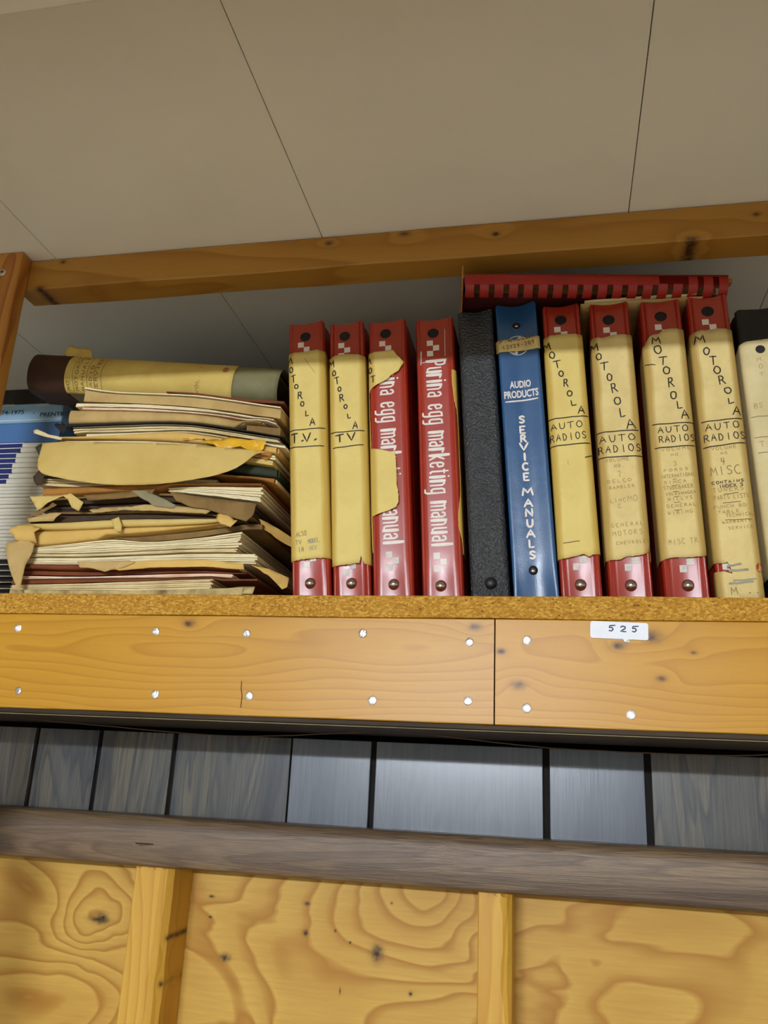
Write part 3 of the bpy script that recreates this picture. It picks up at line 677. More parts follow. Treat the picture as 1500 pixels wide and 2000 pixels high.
        y += s.dip * (1 - min(1, a / W2) ** 2) * .35 * max(0, min(1, (z - s.H + .06) / .05))
        if a <= W2: y -= off
        else: x += off
        return Vector((sg * x, y, z))
    def sleeve(s, mat, rows=None, cols=None, name='paper_sleeve', label=None, fray=.0008, wrap=.03, seed=1):
        """rows: [(z, uL, uR)] for torn pieces; cols: [(u, ztop, zbottom)] for bands round the spine"""
        bm = bmesh.new()
        if cols is not None:
            us = [cols[0][0] + (cols[-1][0] - cols[0][0]) * i / 56 for i in range(57)]; nv = 40
            T = [(a, b) for a, b, c_ in cols]; Bt = [(a, c_) for a, b, c_ in cols]
            def fn(i, u):
                return (lerp_poly(T, u) + fray * .5 * nz(u * 300, seed), lerp_poly(Bt, u) + fray * nz(u * 420, seed * 3) + fray * .6 * nz(u * 1300, seed))
            g = []
            for i, u in enumerate(us):
                t, b_ = fn(i, u); g.append([bm.verts.new(s.pmap(u, t + (b_ - t) * j / nv)) for j in range(nv + 1)])
            for i in range(56):
                for j in range(nv): bm.faces.new((g[i][j], g[i][j + 1], g[i + 1][j + 1], g[i + 1][j]))
        else:
            zt, zb = rows[0][0], rows[-1][0]; n = max(8, int(abs(zt - zb) / .0016)); L = [(-a, b) for a, b, c_ in rows]; Rr = [(-a, c_) for a, b, c_ in rows]; nu = 26; g = []
            for j in range(n + 1):
                z = zt + (zb - zt) * j / n; l_ = lerp_poly(L, -z) + fray * nz(z * 400, seed) * .8; r_ = lerp_poly(Rr, -z) + fray * nz(z * 330, seed * 5) + fray * .6 * nz(z * 1400, seed)
                g.append([bm.verts.new(s.pmap(l_ + (r_ - l_) * i / nu, z)) for i in range(nu + 1)])
            for j in range(n):
                for i in range(nu): bm.faces.new((g[j][i], g[j + 1][i], g[j + 1][i + 1], g[j][i + 1]))
        o = smooth(obj(name, bm, mat, s.root, label), 35)
        md = o.modifiers.new('thickness', 'SOLIDIFY'); md.thickness = .0004; md.offset = -1
        bmesh_fix = None
        return o
    def U(s, px, py):                                  # pixel -> (u, z) on the paper
        return s.uv(px, py)
    def paper_fn(s, off=.00032): return lambda u, v: s.pmap(u, v, off)
    def write(s, items, par, mat='ink', pen=.00058, name='handwriting'):
        """items: (text, px, py of the lower left corner, letter width px, height px, gap px, tilt)"""
        f = s.paper_fn()
        for it in items:
            tx, px, py, w, h, gap = it[:6]; sl = it[6] if len(it) > 6 else .06
            x, z = s.uv(px, py); k = 1 / 2010.; kk = k * (.84 if 'note' in name else 1); bm = bmesh.new()
            words(bm, tx, x, z, w * kk, h * k, gap * kk, pen, f, sl)
            obj(name, bm, M[mat], par, kind='stuff' if 'note' in name else None)
    def line(s, par, p0, p1, pen=.0005, sub=10, mat='ink', name='ruled_line'):
        bm = bmesh.new()
        a, b = s.uv(*p0), s.uv(*p1); pts = [(a[0] + (b[0] - a[0]) * t, a[1] + (b[1] - a[1]) * t + .0004 * nz(t * 4, a[0] * 50)) for t in [i / sub for i in range(sub + 1)]]
        ribbon(bm, pts, pen, s.paper_fn(), 4); obj(name, bm, M[mat], par)
    def purina(s, ptop, pbot, text, mat='white', xh=27):
        """tall condensed print reading downwards, letter tops to the right"""
        x0, z0 = s.uv(*ptop); x1, z1 = s.uv(*pbot); L = math.hypot(x1 - x0, z1 - z0); k = 1 / 2010.; h = xh * k
        wid = {' ': .78, 'm': 1.28, 'i': .62, 'l': .62, 'r': .82, 't': .8, 'p': .95}
        adv = L / sum(wid.get(c_, 1) for c_ in text); f0 = s.front(.00028); bm = bmesh.new()
        cz = z0; f = lambda a, b: f0(x0 + b + (x1 - x0) * (a / L), z0 - a)
        a = 0
        for ch in text:
            w = wid.get(ch, 1) * adv
            if ch != ' ':
                for st in G[ch]:
                    vert = len(st) == 2 and abs(st[0][0] - st[1][0]) < .02
                    pts = [(a + q[0] * w * (1 if ch != 'm' else 1.12), q[1] * h) for q in st]
                    ribbon(bm, pts, adv * (.205 if vert else .125), f, 5 if vert else 2)
            a += w
        return obj('printed_title', bm, M[mat], s.root)

def motorola(b, par, pts, w=11, h=17, mat='ink', text='MOTOROLA', sizes=None):
    bm = bmesh.new(); f = b.paper_fn(); k = 1 / 2010.
    for i, (ch, (px, py)) in enumerate(zip(text, pts)):
        x, z = b.uv(px, py); ww, hh = (w, h) if not sizes else sizes[i]
        letter(bm, ch, x - ww * k / 2, z - hh * k / 2, ww * k, hh * k, .00060, f, random.uniform(-.02, .12), .05, 2)
    return obj('handwriting', bm, M[mat], par)
def band(b, mat, tops, bots, label=None, wrap=.03, fray=.0008, seed=1):
    """paper round the whole spine; tops and bots are pixels along its upper and lower edge"""
    W2 = b.W / 2; T = sorted(b.uv(*p) for p in tops); Bt = sorted(b.uv(*p) for p in bots)
    T = [(-W2 - wrap, T[0][1] - .003)] + T + [(W2 + wrap, T[-1][1] - .002)]; Bt = [(-W2 - wrap, Bt[0][1])] + Bt + [(W2 + wrap, Bt[-1][1])]
    us = sorted({a for a, _ in T} | {a for a, _ in Bt}); cols = [(u, lerp_poly(T, u), lerp_poly(Bt, u)) for u in us]
    return b.sleeve(mat, cols=cols, label=label, fray=fray, seed=seed)
GR = 'red vinyl binders with hand-lettered paper sleeves'
# 1
b = Binder('ring_binder', 'red binder with yellow sleeve lettered T.V. with full stops, beside the paper stack', 'binder', 571, 643, 561, 632, 628, M['red'], group=GR)
b.hole(595, 655); b.checks((581, 668), (592, 1073)); b.rivet(604, 1138)
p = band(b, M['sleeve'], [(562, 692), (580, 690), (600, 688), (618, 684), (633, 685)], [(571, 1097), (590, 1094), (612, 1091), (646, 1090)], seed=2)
motorola(b, p, [(566, 707), (570, 724), (575, 742), (580, 757), (587, 774), (592, 791), (601, 809), (612, 826)], sizes=[(12, 15), (8, 13), (10, 16), (8, 10), (10, 16), (8, 11), (9, 11), (11, 16)])
b.line(p, (565, 843), (635, 837), mat='ink', name='ruled_line'); b.line(p, (567, 876), (633, 872), mat='ink', name='ruled_line')
b.write([('T.', 571, 867, 14, 19, 3), ('V.', 594, 865, 16, 18, 2)], p, pen=.0008)
b.write([('ALSO', 580, 1050, 5, 10, 1.5), ('TV', 579, 1066, 6, 9, 2), ('IN', 584, 1080, 5, 10, 3)], p, 'pencil_dark', .00022, 'pencil_note')
b.write([('MODEL', 603, 1063, 4.5, 9, 1), ('DEX', 606, 1076, 5, 8, 1)], p, 'bluegrey', .0003, 'pencil_note')
b.line(p, (596, 702), (616, 730), .00022, 5, mat='pencil', name='pen_stroke')
# 2
b = Binder('ring_binder', 'red ring binder with yellow sleeve lettered TV without full stops, second from the paper stack', 'binder', 651, 722, 641, 710, 628, M['red'], group=GR)
b.hole(672, 654); b.checks((660, 669), (669, 1087), 'white', 'whitefade'); b.rivet(685, 1138)
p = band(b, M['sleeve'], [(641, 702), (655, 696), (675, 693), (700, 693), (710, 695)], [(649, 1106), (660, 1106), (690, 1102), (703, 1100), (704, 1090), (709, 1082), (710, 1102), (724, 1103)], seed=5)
motorola(b, p, [(648, 712), (654, 731), (660, 746), (664, 762), (669, 779), (676, 796), (683, 814), (695, 832)], sizes=[(12, 16), (8, 12), (10, 16), (7, 10), (9, 16), (7, 9), (7, 10), (10, 15)])
b.line(p, (646, 847), (712, 842), mat='ink', name='ruled_line'); b.line(p, (651, 877), (710, 870), .0005, mat='ink', name='ruled_line')
b.write([('TV', 658, 866, 15, 15, 9)], p, pen=.0008)
# 3
b = Binder('ring_binder', 'red ring binder with its yellow sleeve torn to two scraps over a printed white title', 'binder', 730, 806, 717, 793, 624, M['red'], group=GR)
b.hole(752, 649); b.checks((740, 665), (753, 1077), 'white', 'whitefade'); b.rivet(768, 1140)
b.purina((741, 700), (749, 1066), 'purina egg marketing manual', 'white', 28)
W2 = b.W / 2
def rows(b, pts): return [((b.uv(*l)[1] + b.uv(*r)[1]) / 2, b.uv(*l)[0], b.uv(*r)[0]) for l, r in pts]
rr = rows(b, [((713, 690), (768, 686)), ((713, 700), (776, 697)), ((713, 712), (790, 712)), ((713, 722), (783, 724)), ((713, 730), (778, 730)), ((713, 736), (765, 736)), ((714, 745), (757, 745)), ((714, 752), (740, 752)), ((715, 760), (724, 762)), ((715, 768), (719, 770))])
p = b.sleeve(M['sleeve'], rows=rr, name='paper_scrap', label='upper scrap of yellow sleeve', seed=3)
motorola(b, p, [(719, 707), (723, 724), (729, 742)], text='MOT', sizes=[(12, 14), (8, 12), (10, 15)])
rr = rows(b, [((718, 876), (722, 874)), ((718, 880), (745, 882)), ((719, 886), (772, 889)), ((720, 900), (774, 900)), ((721, 950), (776, 950)), ((722, 970), (779, 965)), ((722, 985), (779, 985)), ((723, 992), (775, 993)), ((723, 997), (765, 998)), ((723, 1003), (745, 1003)), ((723, 1008), (728, 1010))])
p = b.sleeve(M['sleeve'], rows=rr, name='paper_scrap', label='lower scrap of yellow sleeve', seed=8)
rr = rows(b, [((714, 768), (719, 768)), ((716, 800), (721, 800)), ((717, 840), (723, 840)), ((718, 878), (725, 878))])
b.sleeve(M['sleeve'], rows=rr, name='paper_strip', seed=13)
rr = rows(b, [((723, 1008), (727, 1008)), ((725, 1040), (728, 1040)), ((727, 1080), (729, 1080))])
b.sleeve(M['sleeve'], rows=rr, name='paper_strip', seed=14)
# 4
b = Binder('ring_binder', 'red ring binder showing its whole white printed title down the spine', 'binder', 825, 905, 810, 884, 620, M['red'], group=GR)
b.hole(845, 648); b.checks((833, 664), (846, 1079)); b.rivet(860, 1143)
b.purina((833, 704), (844, 1070), 'purina egg marketing manual', 'white', 28)
rr = rows(b, [((882, 720), (897, 722)), ((883, 750), (899, 750)), ((886, 770), (901, 772)), ((890, 792), (903, 794)), ((893, 800), (905, 800)), ((896, 850), (906, 850)), ((898, 900), (908, 900)), ((900, 960), (911, 960)), ((897, 985), (912, 985)), ((895, 1005), (913, 1005)), ((896, 1030), (914, 1030)), ((902, 1050), (916, 1050)), ((908, 1080), (917, 1080))])
b.sleeve(M['sleeve'], rows=[(z, max(l, b.W / 2 - .004), r + .012) for z, l, r in rr], name='paper_scrap', label='torn strip of yellow sleeve along the right edge', seed=21)
bm = bmesh.new(); f = b.front(.0003)
for (p0, p1, wd) in (((868, 640), (869, 694), .0003), ((822, 686), (822, 712), .0007), ((824, 708), (872, 700), .0004)):
    a, c_ = b.uv(*p0), b.uv(*p1); ribbon(bm, [a, ((a[0] + c_[0]) / 2, (a[1] + c_[1]) / 2), c_], wd, f, 4)
obj('scuff', bm, M['whitefade'], b.root)
# 5 black
b = Binder('ring_binder', 'black pebbled leather-look binder between the red and blue binders', 'binder', 919, 996, 893, 960, 604, M['black'], style='soft', topdip=.006)
b.rivet(958, 1138, .0052, .003, M['black_smooth'])
# 6 blue
b = Binder('ring_binder', 'bright blue binder printed AUDIO PRODUCTS SERVICE MANUALS', 'binder', 1003, 1092, 966, 1046, 590, M['blue'], style='flat', topdip=.006)
b.hole(1008, 633, .004, True); b.rivet(1041, 1112, .0040, .0016, M['hole'])
x, z = b.uv(1041, 1113); bm = bmesh.new(); dome(bm, (x, b.yf(x, z) - .0004, z - .0003), .0026, .0022, 14, 4); obj('rivet_centre', bm, M['steel'], b.root)
f = b.front(.00022)
def printed(txt, pxl, pyb, pxr, pyt, bold=.02, tilt=0.0):
    x0, z0 = b.uv(pxl, pyb); x1, z1 = b.uv(pxr, pyt); bm = bmesh.new()
    font_mesh(bm, txt, lambda u, v: f(x0 + u, z0 + v + u * tilt), x1 - x0, z1 - z0, bold)
    return obj('printed_word', bm, M['white'], b.root)
TL = .155
def printed2(txt, cx, cy, w, h, bold, tilt):           # centre, size in metres
    x0, z0 = b.uv(cx, cy); bm = bmesh.new()
    font_mesh(bm, txt, lambda u, v: f(x0 + u - w / 2, z0 + v - h / 2 + (u - w / 2) * tilt), w, h, bold); return obj('printed_word', bm, M['white'], b.root)
k = 1 / 2010.
printed2('AUDIO', 1016, 749, 41 * k, 15.5 * k, .03, .02); printed2('PRODUCTS', 1018, 768, 66 * k, 16 * k, .03, .02)
bm = bmesh.new(); a, c_ = b.uv(988, 785), b.uv(1050, 777); ribbon(bm, [a, c_], .00075, f, 6); obj('printed_rule', bm, M['white'], b.root)
sm = [('S', 818), ('E', 838), ('R', 855), ('V', 871), ('I', 891), ('C', 910), ('E', 930), None, ('M', 959), ('A', 981), ('N', 1000), ('U', 1021), ('A', 1041), ('L', 1061), ('S', 1083)]
for it in sm:
    if not it: continue
    ch, py = it; px = 1019 + (py - 818) * (1040 - 1019) / (1083 - 818)
    wd = {'I': 4.5, 'M': 19, 'V': 15, 'A': 15, 'N': 14, 'U': 12}.get(ch, 11) * k; x0, z0 = b.uv(px, py); bm = bmesh.new(); h_ = 14 * k
    if ch == 'I': ribbon(bm, [(x0, z0 + h_ / 2), (x0, z0 - h_ / 2)], .0011, f, 4)
    else: letter(bm, ch, x0 - wd / 2, z0 - h_ / 2, wd, h_, .0010, f)
    obj('printed_letter', bm, M['white'], b.root)
# round monogram, half under a masking label
cx, cz = b.uv(1011, 673); bm = bmesh.new(); Rr = .0105
ribbon(bm, [(cx + Rr * math.cos(t), cz + Rr * math.sin(t)) for t in [2 * math.pi * i / 40 for i in range(41)]], .00042, f, 1)
for a0 in (78, 258, 168, 348):
    t = math.radians(a0); ax, az = cx + Rr * .78 * math.cos(t), cz + Rr * .78 * math.sin(t)
    ribbon(bm, [(ax + .0009 * math.cos(s_), az + .0009 * math.sin(s_)) for s_ in [2 * math.pi * i / 10 for i in range(11)]], .0007, f, 1)
    ribbon(bm, [(cx + Rr * (.80 + .16 * i / 5) * math.cos(t - .1 * i), cz + Rr * (.80 + .16 * i / 5) * math.sin(t - .1 * i)) for i in range(6)], .0005, f, 1)
for sx_ in (-.0028, .0030):
    ribbon(bm, [(cx + sx_ - .0012, cz + .0035), (cx + sx_, cz + .0055), (cx + sx_ + .0009, cz + .006), (cx + sx_ + .0004, cz + .004)], .0004, f, 2)
    ribbon(bm, [(cx + sx_ - .0012, cz - .0045), (cx + sx_, cz - .0062), (cx + sx_ + .0010, cz - .005)], .0004, f, 2)
obj('monogram', bm, M['white'], b.root)
bm = bmesh.new(); q0, q1, q2, q3 = b.uv(968, 666), b.uv(1053, 656), b.uv(1055, 680), b.uv(970, 689); g = []
for i in range(15):
    s_ = i / 14; top = (q0[0] + (q1[0] - q0[0]) * s_, q0[1] + (q1[1] - q0[1]) * s_); bo = (q3[0] + (q2[0] - q3[0]) * s_, q3[1] + (q2[1] - q3[1]) * s_)
    g.append([bm.verts.new(b.front(.0005 + (.0018 if i > 12 else 0) * (i - 12) / 2)(top[0] + (bo[0] - top[0]) * j / 4 + .0003 * nz(i, j), top[1] + (bo[1] - top[1]) * j / 4 + (.0003 * nz(i * .8, j * 3) if j in (0, 4) else 0))) for j in range(5)])
for i in range(14):
    for j in range(4): bm.faces.new((g[i][j], g[i][j + 1], g[i + 1][j + 1], g[i + 1][j]))
lb = smooth(obj('paper_label', bm, M['masking'], b.root, 'curling strip of tan label paper across the monogram'))
md = lb.modifiers.new('thickness', 'SOLIDIFY'); md.thickness = .0004; md.offset = 1
bm = bmesh.new(); f2 = b.front(.0014)
x, z = b.uv(976, 673); words(bm, 'P.M-1TH', x, z, .0030, .0040, .0014, .00032, f2, .12)
x, z = b.uv(982, 684); words(bm, '13Y24-2041', x, z, .0026, .0042, .0010, .00032, f2, .12)
obj('handwriting', bm, M['pencil_dark'], lb)
# 7 auto radios 1
def autoradio(b, p, pts, sizes, l1, l2, wa, wr):
    motorola(b, p, pts, sizes=sizes)
    b.line(p, *l1, mat='ink', name='ruled_line'); b.line(p, *l2, mat='ink', name='ruled_line')
    b.write([wa, wr], p, pen=.00042)
b = Binder('ring_binder', 'red ring binder lettered AUTO RADIOS, right beside the blue binder', 'binder', 1097, 1176, 1057, 1132, 594, M['red'], group=GR)
b.hole(1095, 622); b.checks((1082, 637), (1117, 1074), 'white', 'whitefade'); b.rivet(1134, 1141)
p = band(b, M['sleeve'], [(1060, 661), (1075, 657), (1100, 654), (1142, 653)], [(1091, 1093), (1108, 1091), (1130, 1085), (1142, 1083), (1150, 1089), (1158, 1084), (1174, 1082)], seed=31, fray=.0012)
autoradio(b, p, [(1069, 679), (1079, 696), (1089, 714), (1096, 732), (1105, 750), (1113, 771), (1121, 789), (1135, 802)], [(13, 17), (10, 14), (13, 15), (9, 12), (9, 16), (10, 11), (10, 11), (12, 15)], ((1069, 821), (1149, 813)), ((1073, 874), (1152, 866)), ('AUTO', 1076, 842, 11, 12.5, 5, .04), ('RADIOS', 1075, 865, 8, 14, 3.8, .04))
b.write([('1', 1108, 910, 5, 9, 1)], p, 'pencil', .0002, 'pencil_note')
b.line(p, (1143, 895), (1162, 887), .0005, 5, mat='darkfold', name='tear'); b.line(p, (1100, 1062), (1132, 1058), .0003, 6, mat='darkfold', name='tear')
# 8
b = Binder('ring_binder', 'red ring binder lettered AUTO RADIOS with a faint 2, its heading lower than its neighbours', 'binder', 1191, 1276, 1149, 1228, 590, M['red'], group=GR)
b.hole(1189, 622); b.checks((1178, 638), (1218, 1075), 'white', 'whitefade'); b.rivet(1233, 1142)
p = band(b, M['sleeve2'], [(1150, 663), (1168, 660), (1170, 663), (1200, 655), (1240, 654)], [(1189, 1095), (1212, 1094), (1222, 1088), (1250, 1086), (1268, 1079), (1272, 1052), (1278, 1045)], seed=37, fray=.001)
autoradio(b, p, [(1160, 680), (1170, 699), (1181, 718), (1190, 739), (1200, 760), (1206, 785), (1216, 808), (1232, 830)], [(14, 16), (10, 14), (15, 17), (10, 14), (11, 18), (13, 15), (11, 17), (17, 18)], ((1164, 847), (1247, 841)), ((1168, 896), (1257, 891)), ('AUTO', 1171, 867, 12, 13, 5.5, .03), ('RADIOS', 1169, 888, 9, 14, 4.6, .03))
b.write([('VOLUME', 1182, 905, 6, 6, 3), ('NO.', 1200, 915, 5, 6, 3), ('2', 1208, 933, 6, 12, 2), ('DELCO', 1186, 946, 7, 6, 4), ('RAMBLER', 1190, 958, 5, 6, 3), ('LINC.', 1192, 984, 6, 7, 3), ('MO', 1226, 981, 9, 11, 3), ('C', 1208, 994, 6, 8, 2), ('GENERAL', 1194, 1032, 6, 7, 4), ('MOTORS', 1197, 1049, 7, 9, 4), ('CHEVROLET', 1204, 1066, 5, 6, 3)], p, 'pencil', .00021, 'pencil_note')
rr = rows(b, [((1272, 1046), (1279, 1046)), ((1275, 1062), (1281, 1064)), ((1276, 1078), (1284, 1082)), ((1280, 1092), (1287, 1094))])
b.sleeve(M['sleeve2'], rows=[(z, b.W / 2 + .006, b.W / 2 + .014) for z, l, r in rr], name='paper_scrap', seed=44, fray=.002)
# 9
b = Binder('ring_binder', 'red binder lettered AUTO RADIOS 3, its sleeve torn at the upper left corner', 'binder', 1298, 1388, 1249, 1328, 585, M['red'], group=GR)
b.hole(1291, 615); b.checks((1279, 632), (1325, 1077), 'white', 'whitefade'); b.rivet(1345, 1142)
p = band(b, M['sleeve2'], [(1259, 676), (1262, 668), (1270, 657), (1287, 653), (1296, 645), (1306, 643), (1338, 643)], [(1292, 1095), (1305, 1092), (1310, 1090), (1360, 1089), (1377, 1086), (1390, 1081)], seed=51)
autoradio(b, p, [(1281, 667), (1284, 685), (1295, 707), (1302, 726), (1310, 749), (1315, 774), (1327, 793), (1338, 811)], [(14, 14), (14, 17), (15, 16), (13, 16), (11, 19), (11, 15), (12, 14), (14, 16)], ((1274, 831), (1356, 826)), ((1279, 877), (1357, 871)), ('AUTO', 1285, 848, 10, 12, 4.5, .03), ('RADIOS', 1287, 867, 8, 13, 3.2, .03))
b.write([('VOLUME', 1291, 884, 7, 6, 4), ('NO.', 1310, 893, 6, 5, 3), ('3', 1315, 912, 8, 9, 2), ('FORDS', 1296, 924, 7, 5, 4), ('INTERNATIONAL', 1291, 937, 4, 7, 1.6), ('SIMCA', 1296, 948, 7, 6, 3), ('STUDEBAKER', 1296, 959, 4.6, 7, 1.6), ('VOLKSWAGEN', 1300, 970, 4.6, 5, 1.8), ('WILLYS', 1304, 980, 6, 6, 3), ('GENERAL', 1302, 994, 6, 6, 3), ('WIRING', 1304, 1007, 6, 6, 3), ('MISC', 1306, 1066, 6, 10, 3), ('TR', 1348, 1062, 6, 9, 3)], p, 'pencil', .00021, 'pencil_note')
for (x, y, l_) in ((1313, 938, 8), (1313, 950, 10), (1314, 962, 10), (1316, 972, 10), (1316, 983, 12), (1316, 998, 15)): b.line(p, (x, y), (x + l_, y - 1), .00026, 4, 'pencil_dark')
b.line(p, (1260, 713), (1279, 715), .00042, 5)
# 10
b = Binder('ring_binder', 'red binder lettered AUTO RADIOS 4 MISC, its sleeve reaching down to the shelf', 'binder', 1403, 1494, 1341, 1420, 576, M['red'], group=GR)
b.hole(1383, 605); b.checks((1371, 622), (1410, 1099)); 
zlow = b.uv(1420, 1160)[1]
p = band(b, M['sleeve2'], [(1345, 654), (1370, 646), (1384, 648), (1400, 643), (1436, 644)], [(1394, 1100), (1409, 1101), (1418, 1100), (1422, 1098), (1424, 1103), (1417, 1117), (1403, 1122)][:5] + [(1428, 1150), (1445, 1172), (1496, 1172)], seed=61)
autoradio(b, p, [(1366, 665), (1379, 688), (1392, 706), (1400, 725), (1410, 745), (1421, 765), (1428, 785), (1438, 803)], [(19, 16), (12, 15), (12, 17), (12, 15), (11, 18), (13, 12), (12, 10), (14, 18)], ((1370, 826), (1449, 818)), ((1374, 876), (1456, 865)), ('AUTO', 1378, 843, 11, 12.5, 5, .05), ('RADIOS', 1375, 865, 9, 13.5, 3.8, .05))
b.write([('VOLUME', 1389, 882, 6, 6, 3), ('NO', 1407, 890, 5, 5, 3), ('PARTS LISTS', 1394, 979, 5, 8, 1.6), ('PUNCH BD', 1394, 996, 6, 6, 2.4), ('TABLE', 1402, 1005, 6, 5, 3), ('TECHNICAL', 1418, 1012, 4.6, 6, 1.8), ('WARRANTY', 1410, 1025, 5, 5, 2.4), ('SERVICE', 1422, 1036, 5, 5, 2.4), ('TUNERS', 1392, 964, 7, 8, 4)], p, 'pencil', .00021, 'pencil_note')
b.write([('MISC', 1389, 932, 12, 17, 4), ('4', 1408, 911, 10, 14, 2), ('M ..', 1428, 1163, 12, 13, 3)], p, 'pencil_dark', .0003, 'pencil_note')
b.write([('CONTAINS', 1390, 948, 5, 5, 2), ('INDEX(S)', 1404, 955, 5, 6, 1)], p, 'ink', .0003, 'handwriting')
for (p0, p1) in (((1413, 967), (1441, 964)), ((1411, 984), (1446, 981)), ((1415, 1017), (1468, 1015))): b.line(p, p0, p1, .0003, 6, 'pencil_dark')
for (p0, p1, w_) in (((1420, 1107), (1446, 1103), .0010), ((1424, 1116), (1460, 1114), .0011), ((1432, 1135), (1476, 1132), .0007), ((1424, 1141), (1470, 1137), .0010)): b.line(p, p0, p1, w_, 8, 'bluegrey', 'smudge')
bm = bmesh.new(); x, z = b.uv(1484, 1109)
bmesh.ops.create_circle(bm, cap_ends=True, radius=1, segments=20)
for v in bm.verts: v.co = b.pmap(x + v.co.x * .0032, z + v.co.y * .0042, .0003)
obj('red_patch', bm, M['red'], p)
bl = b.uv(1403, 1117); rr = [(bl[1], -b.W / 2 - .006, bl[0] + .004), (bl[1] - .002, -b.W / 2 - .008, bl[0] + .010), (b.uv(1420, 1130)[1], -b.W / 2 - .01, 0), (.001, -b.W / 2 - .01, 0)]
b.sleeve(M['sleeve2'], rows=rr, name='paper_scrap', label='lower scrap of the sleeve', seed=66)
# 11 black with cream sleeve
b = Binder('ring_binder', 'black binder with a cream paper sleeve at the right edge of the photo', 'binder', 1512, 1610, 1436, 1524, 600, M['black_smooth'], style='soft', topdip=.003)
p = band(b, M['cream'], [(1443, 673), (1455, 669), (1500, 663), (1530, 662)], [(1502, 1126), (1540, 1125), (1580, 1120)], seed=71)
x, z = b.uv(1484, 684); bm = bmesh.new(); bmesh.ops.create_circle(bm, cap_ends=True, radius=.0042, segments=22)
for v in bm.verts: v.co = b.pmap(x + v.co.x, z + v.co.y, .0003)
obj('hole', bm, M['hole'], p)
b.write([('M', 1478, 708, 9, 8, 2), ('O', 1482, 722, 8, 9, 2), ('T', 1484, 738, 8, 8, 2), ('85', 1472, 800, 8, 10, 3), ('TI', 1484, 876, 10, 12, 5)], p, 'pencil', .0002, 'pencil_note')
b.line(p, (1467, 816), (1530, 812), .00024, mat='pencil_dark', name='ruled_line'); b.line(p, (1473, 856), (1535, 852), .00024, mat='pencil_dark', name='ruled_line'); b.line(p, (1480, 886), (1535, 882), .00024, mat='pencil_dark', name='ruled_line')
#@@TOPS
# ================================================================= comb-bound book lying on the binders
zk = .4640                                           # underside of the book, just above the tallest binder
def on_z(px, py, z): x, r = ray(px, py); y = z / r; return Vector((x * y, y, zc(z)))
A, Bq = on_z(900, 590, zk), on_z(1450, 590, zk)
A = Vector((-.0850, .7185, zc(zk))); ang = math.atan2(.040, .30)
t = thing('comb_bound_book', A, 'red comb-bound book lying flat across the tops of the right-hand binders', 'book', None, (0, 0, ang))
Lb = .250; Db = .20; hb = .019
obj('cover', box(bmesh.new(), 0, Lb, .014, Db, -.0, .0012, .0003), M['maroon'], t)
obj('pages', box(bmesh.new(), .002, Lb - .002, .016, Db - .002, .0013, hb - .0014), M['kraft'], t, kind='stuff')
obj('cover', box(bmesh.new(), 0, Lb, .014, Db, hb - .0013, hb, .0003), M['maroon'], t)
obj('edge_board', box(bmesh.new(), -.0018, -.0002, -.006, Db, -.009, hb + .001, .0003), M['cardtan'], t, 'tan cardboard edge at the left end')
# comb: half tube spine with teeth curling under
cy, cz, cr = .006, .0042, .0122
def arc(a0, a1, x0, x1, n=10, r0=None):
    bm = bmesh.new(); r0 = r0 or cr; o_, i_ = [], []
    for k in range(n + 1):
        a = math.radians(a0 + (a1 - a0) * k / n)
        for x, ls, rr_ in ((x0, o_, r0), (x1, o_, r0), (x0, i_, r0 - .0007), (x1, i_, r0 - .0007)): ls.append(bm.verts.new((x, cy - rr_ * math.cos(a), cz + rr_ * math.sin(a))))
    for k in range(n):
        bm.faces.new((o_[2 * k], o_[2 * k + 1], o_[2 * k + 3], o_[2 * k + 2])); bm.faces.new((i_[2 * k + 1], i_[2 * k], i_[2 * k + 2], i_[2 * k + 3]))
        bm.faces.new((o_[2 * k], o_[2 * k + 2], i_[2 * k + 2], i_[2 * k])); bm.faces.new((o_[2 * k + 3], o_[2 * k + 1], i_[2 * k + 1], i_[2 * k + 3]))
    bmesh.ops.recalc_face_normals(bm, faces=bm.faces); return bm
cb = smooth(obj('comb_spine', arc(-22, 150, .001, Lb - .062, 14), M['comb'], t), 60)
smooth(obj('comb_spine', arc(30, 150, Lb - .064, Lb + .004, 14), M['comb'], t), 60)
for k in range(18):
    x = .002 + k * .01425
    long_ = k >= 15
    smooth(obj('comb_tooth', arc(-95, -16 if not long_ else 40, x, x + .0086, 8, cr - .0002), M['comb'], t), 60)
obj('page_strip', box(bmesh.new(), Lb, Lb + .010, .004, .012, .009, .014, .0003), M['cardtan'], t)
# manila folder poking out between the books
Fz = zk - .0062
t = thing('manila_folder', (.032, .748, zc(Fz)), 'thin tan folder wedged flat under the red comb-bound book', 'folder')
bm = bmesh.new(); grid(bm, lambda u, v: Vector((u * .105, v * .16, .0010 * math.sin(u * 3) + .0006 * nz(u * 5, v * 4))), 20, 8)
o = smooth(obj('leaf', bm, M['cream'], t)); o.modifiers.new('th', 'SOLIDIFY').thickness = .0004
bm = bmesh.new(); grid(bm, lambda u, v: Vector((-.004 + u * .115, .002 + v * .15, -.0022 + .0004 * nz(u * 5, v * 4 + 3))), 20, 8)
o = smooth(obj('leaf', bm, M['tan'], t)); o.modifiers.new('th', 'SOLIDIFY').thickness = .0004

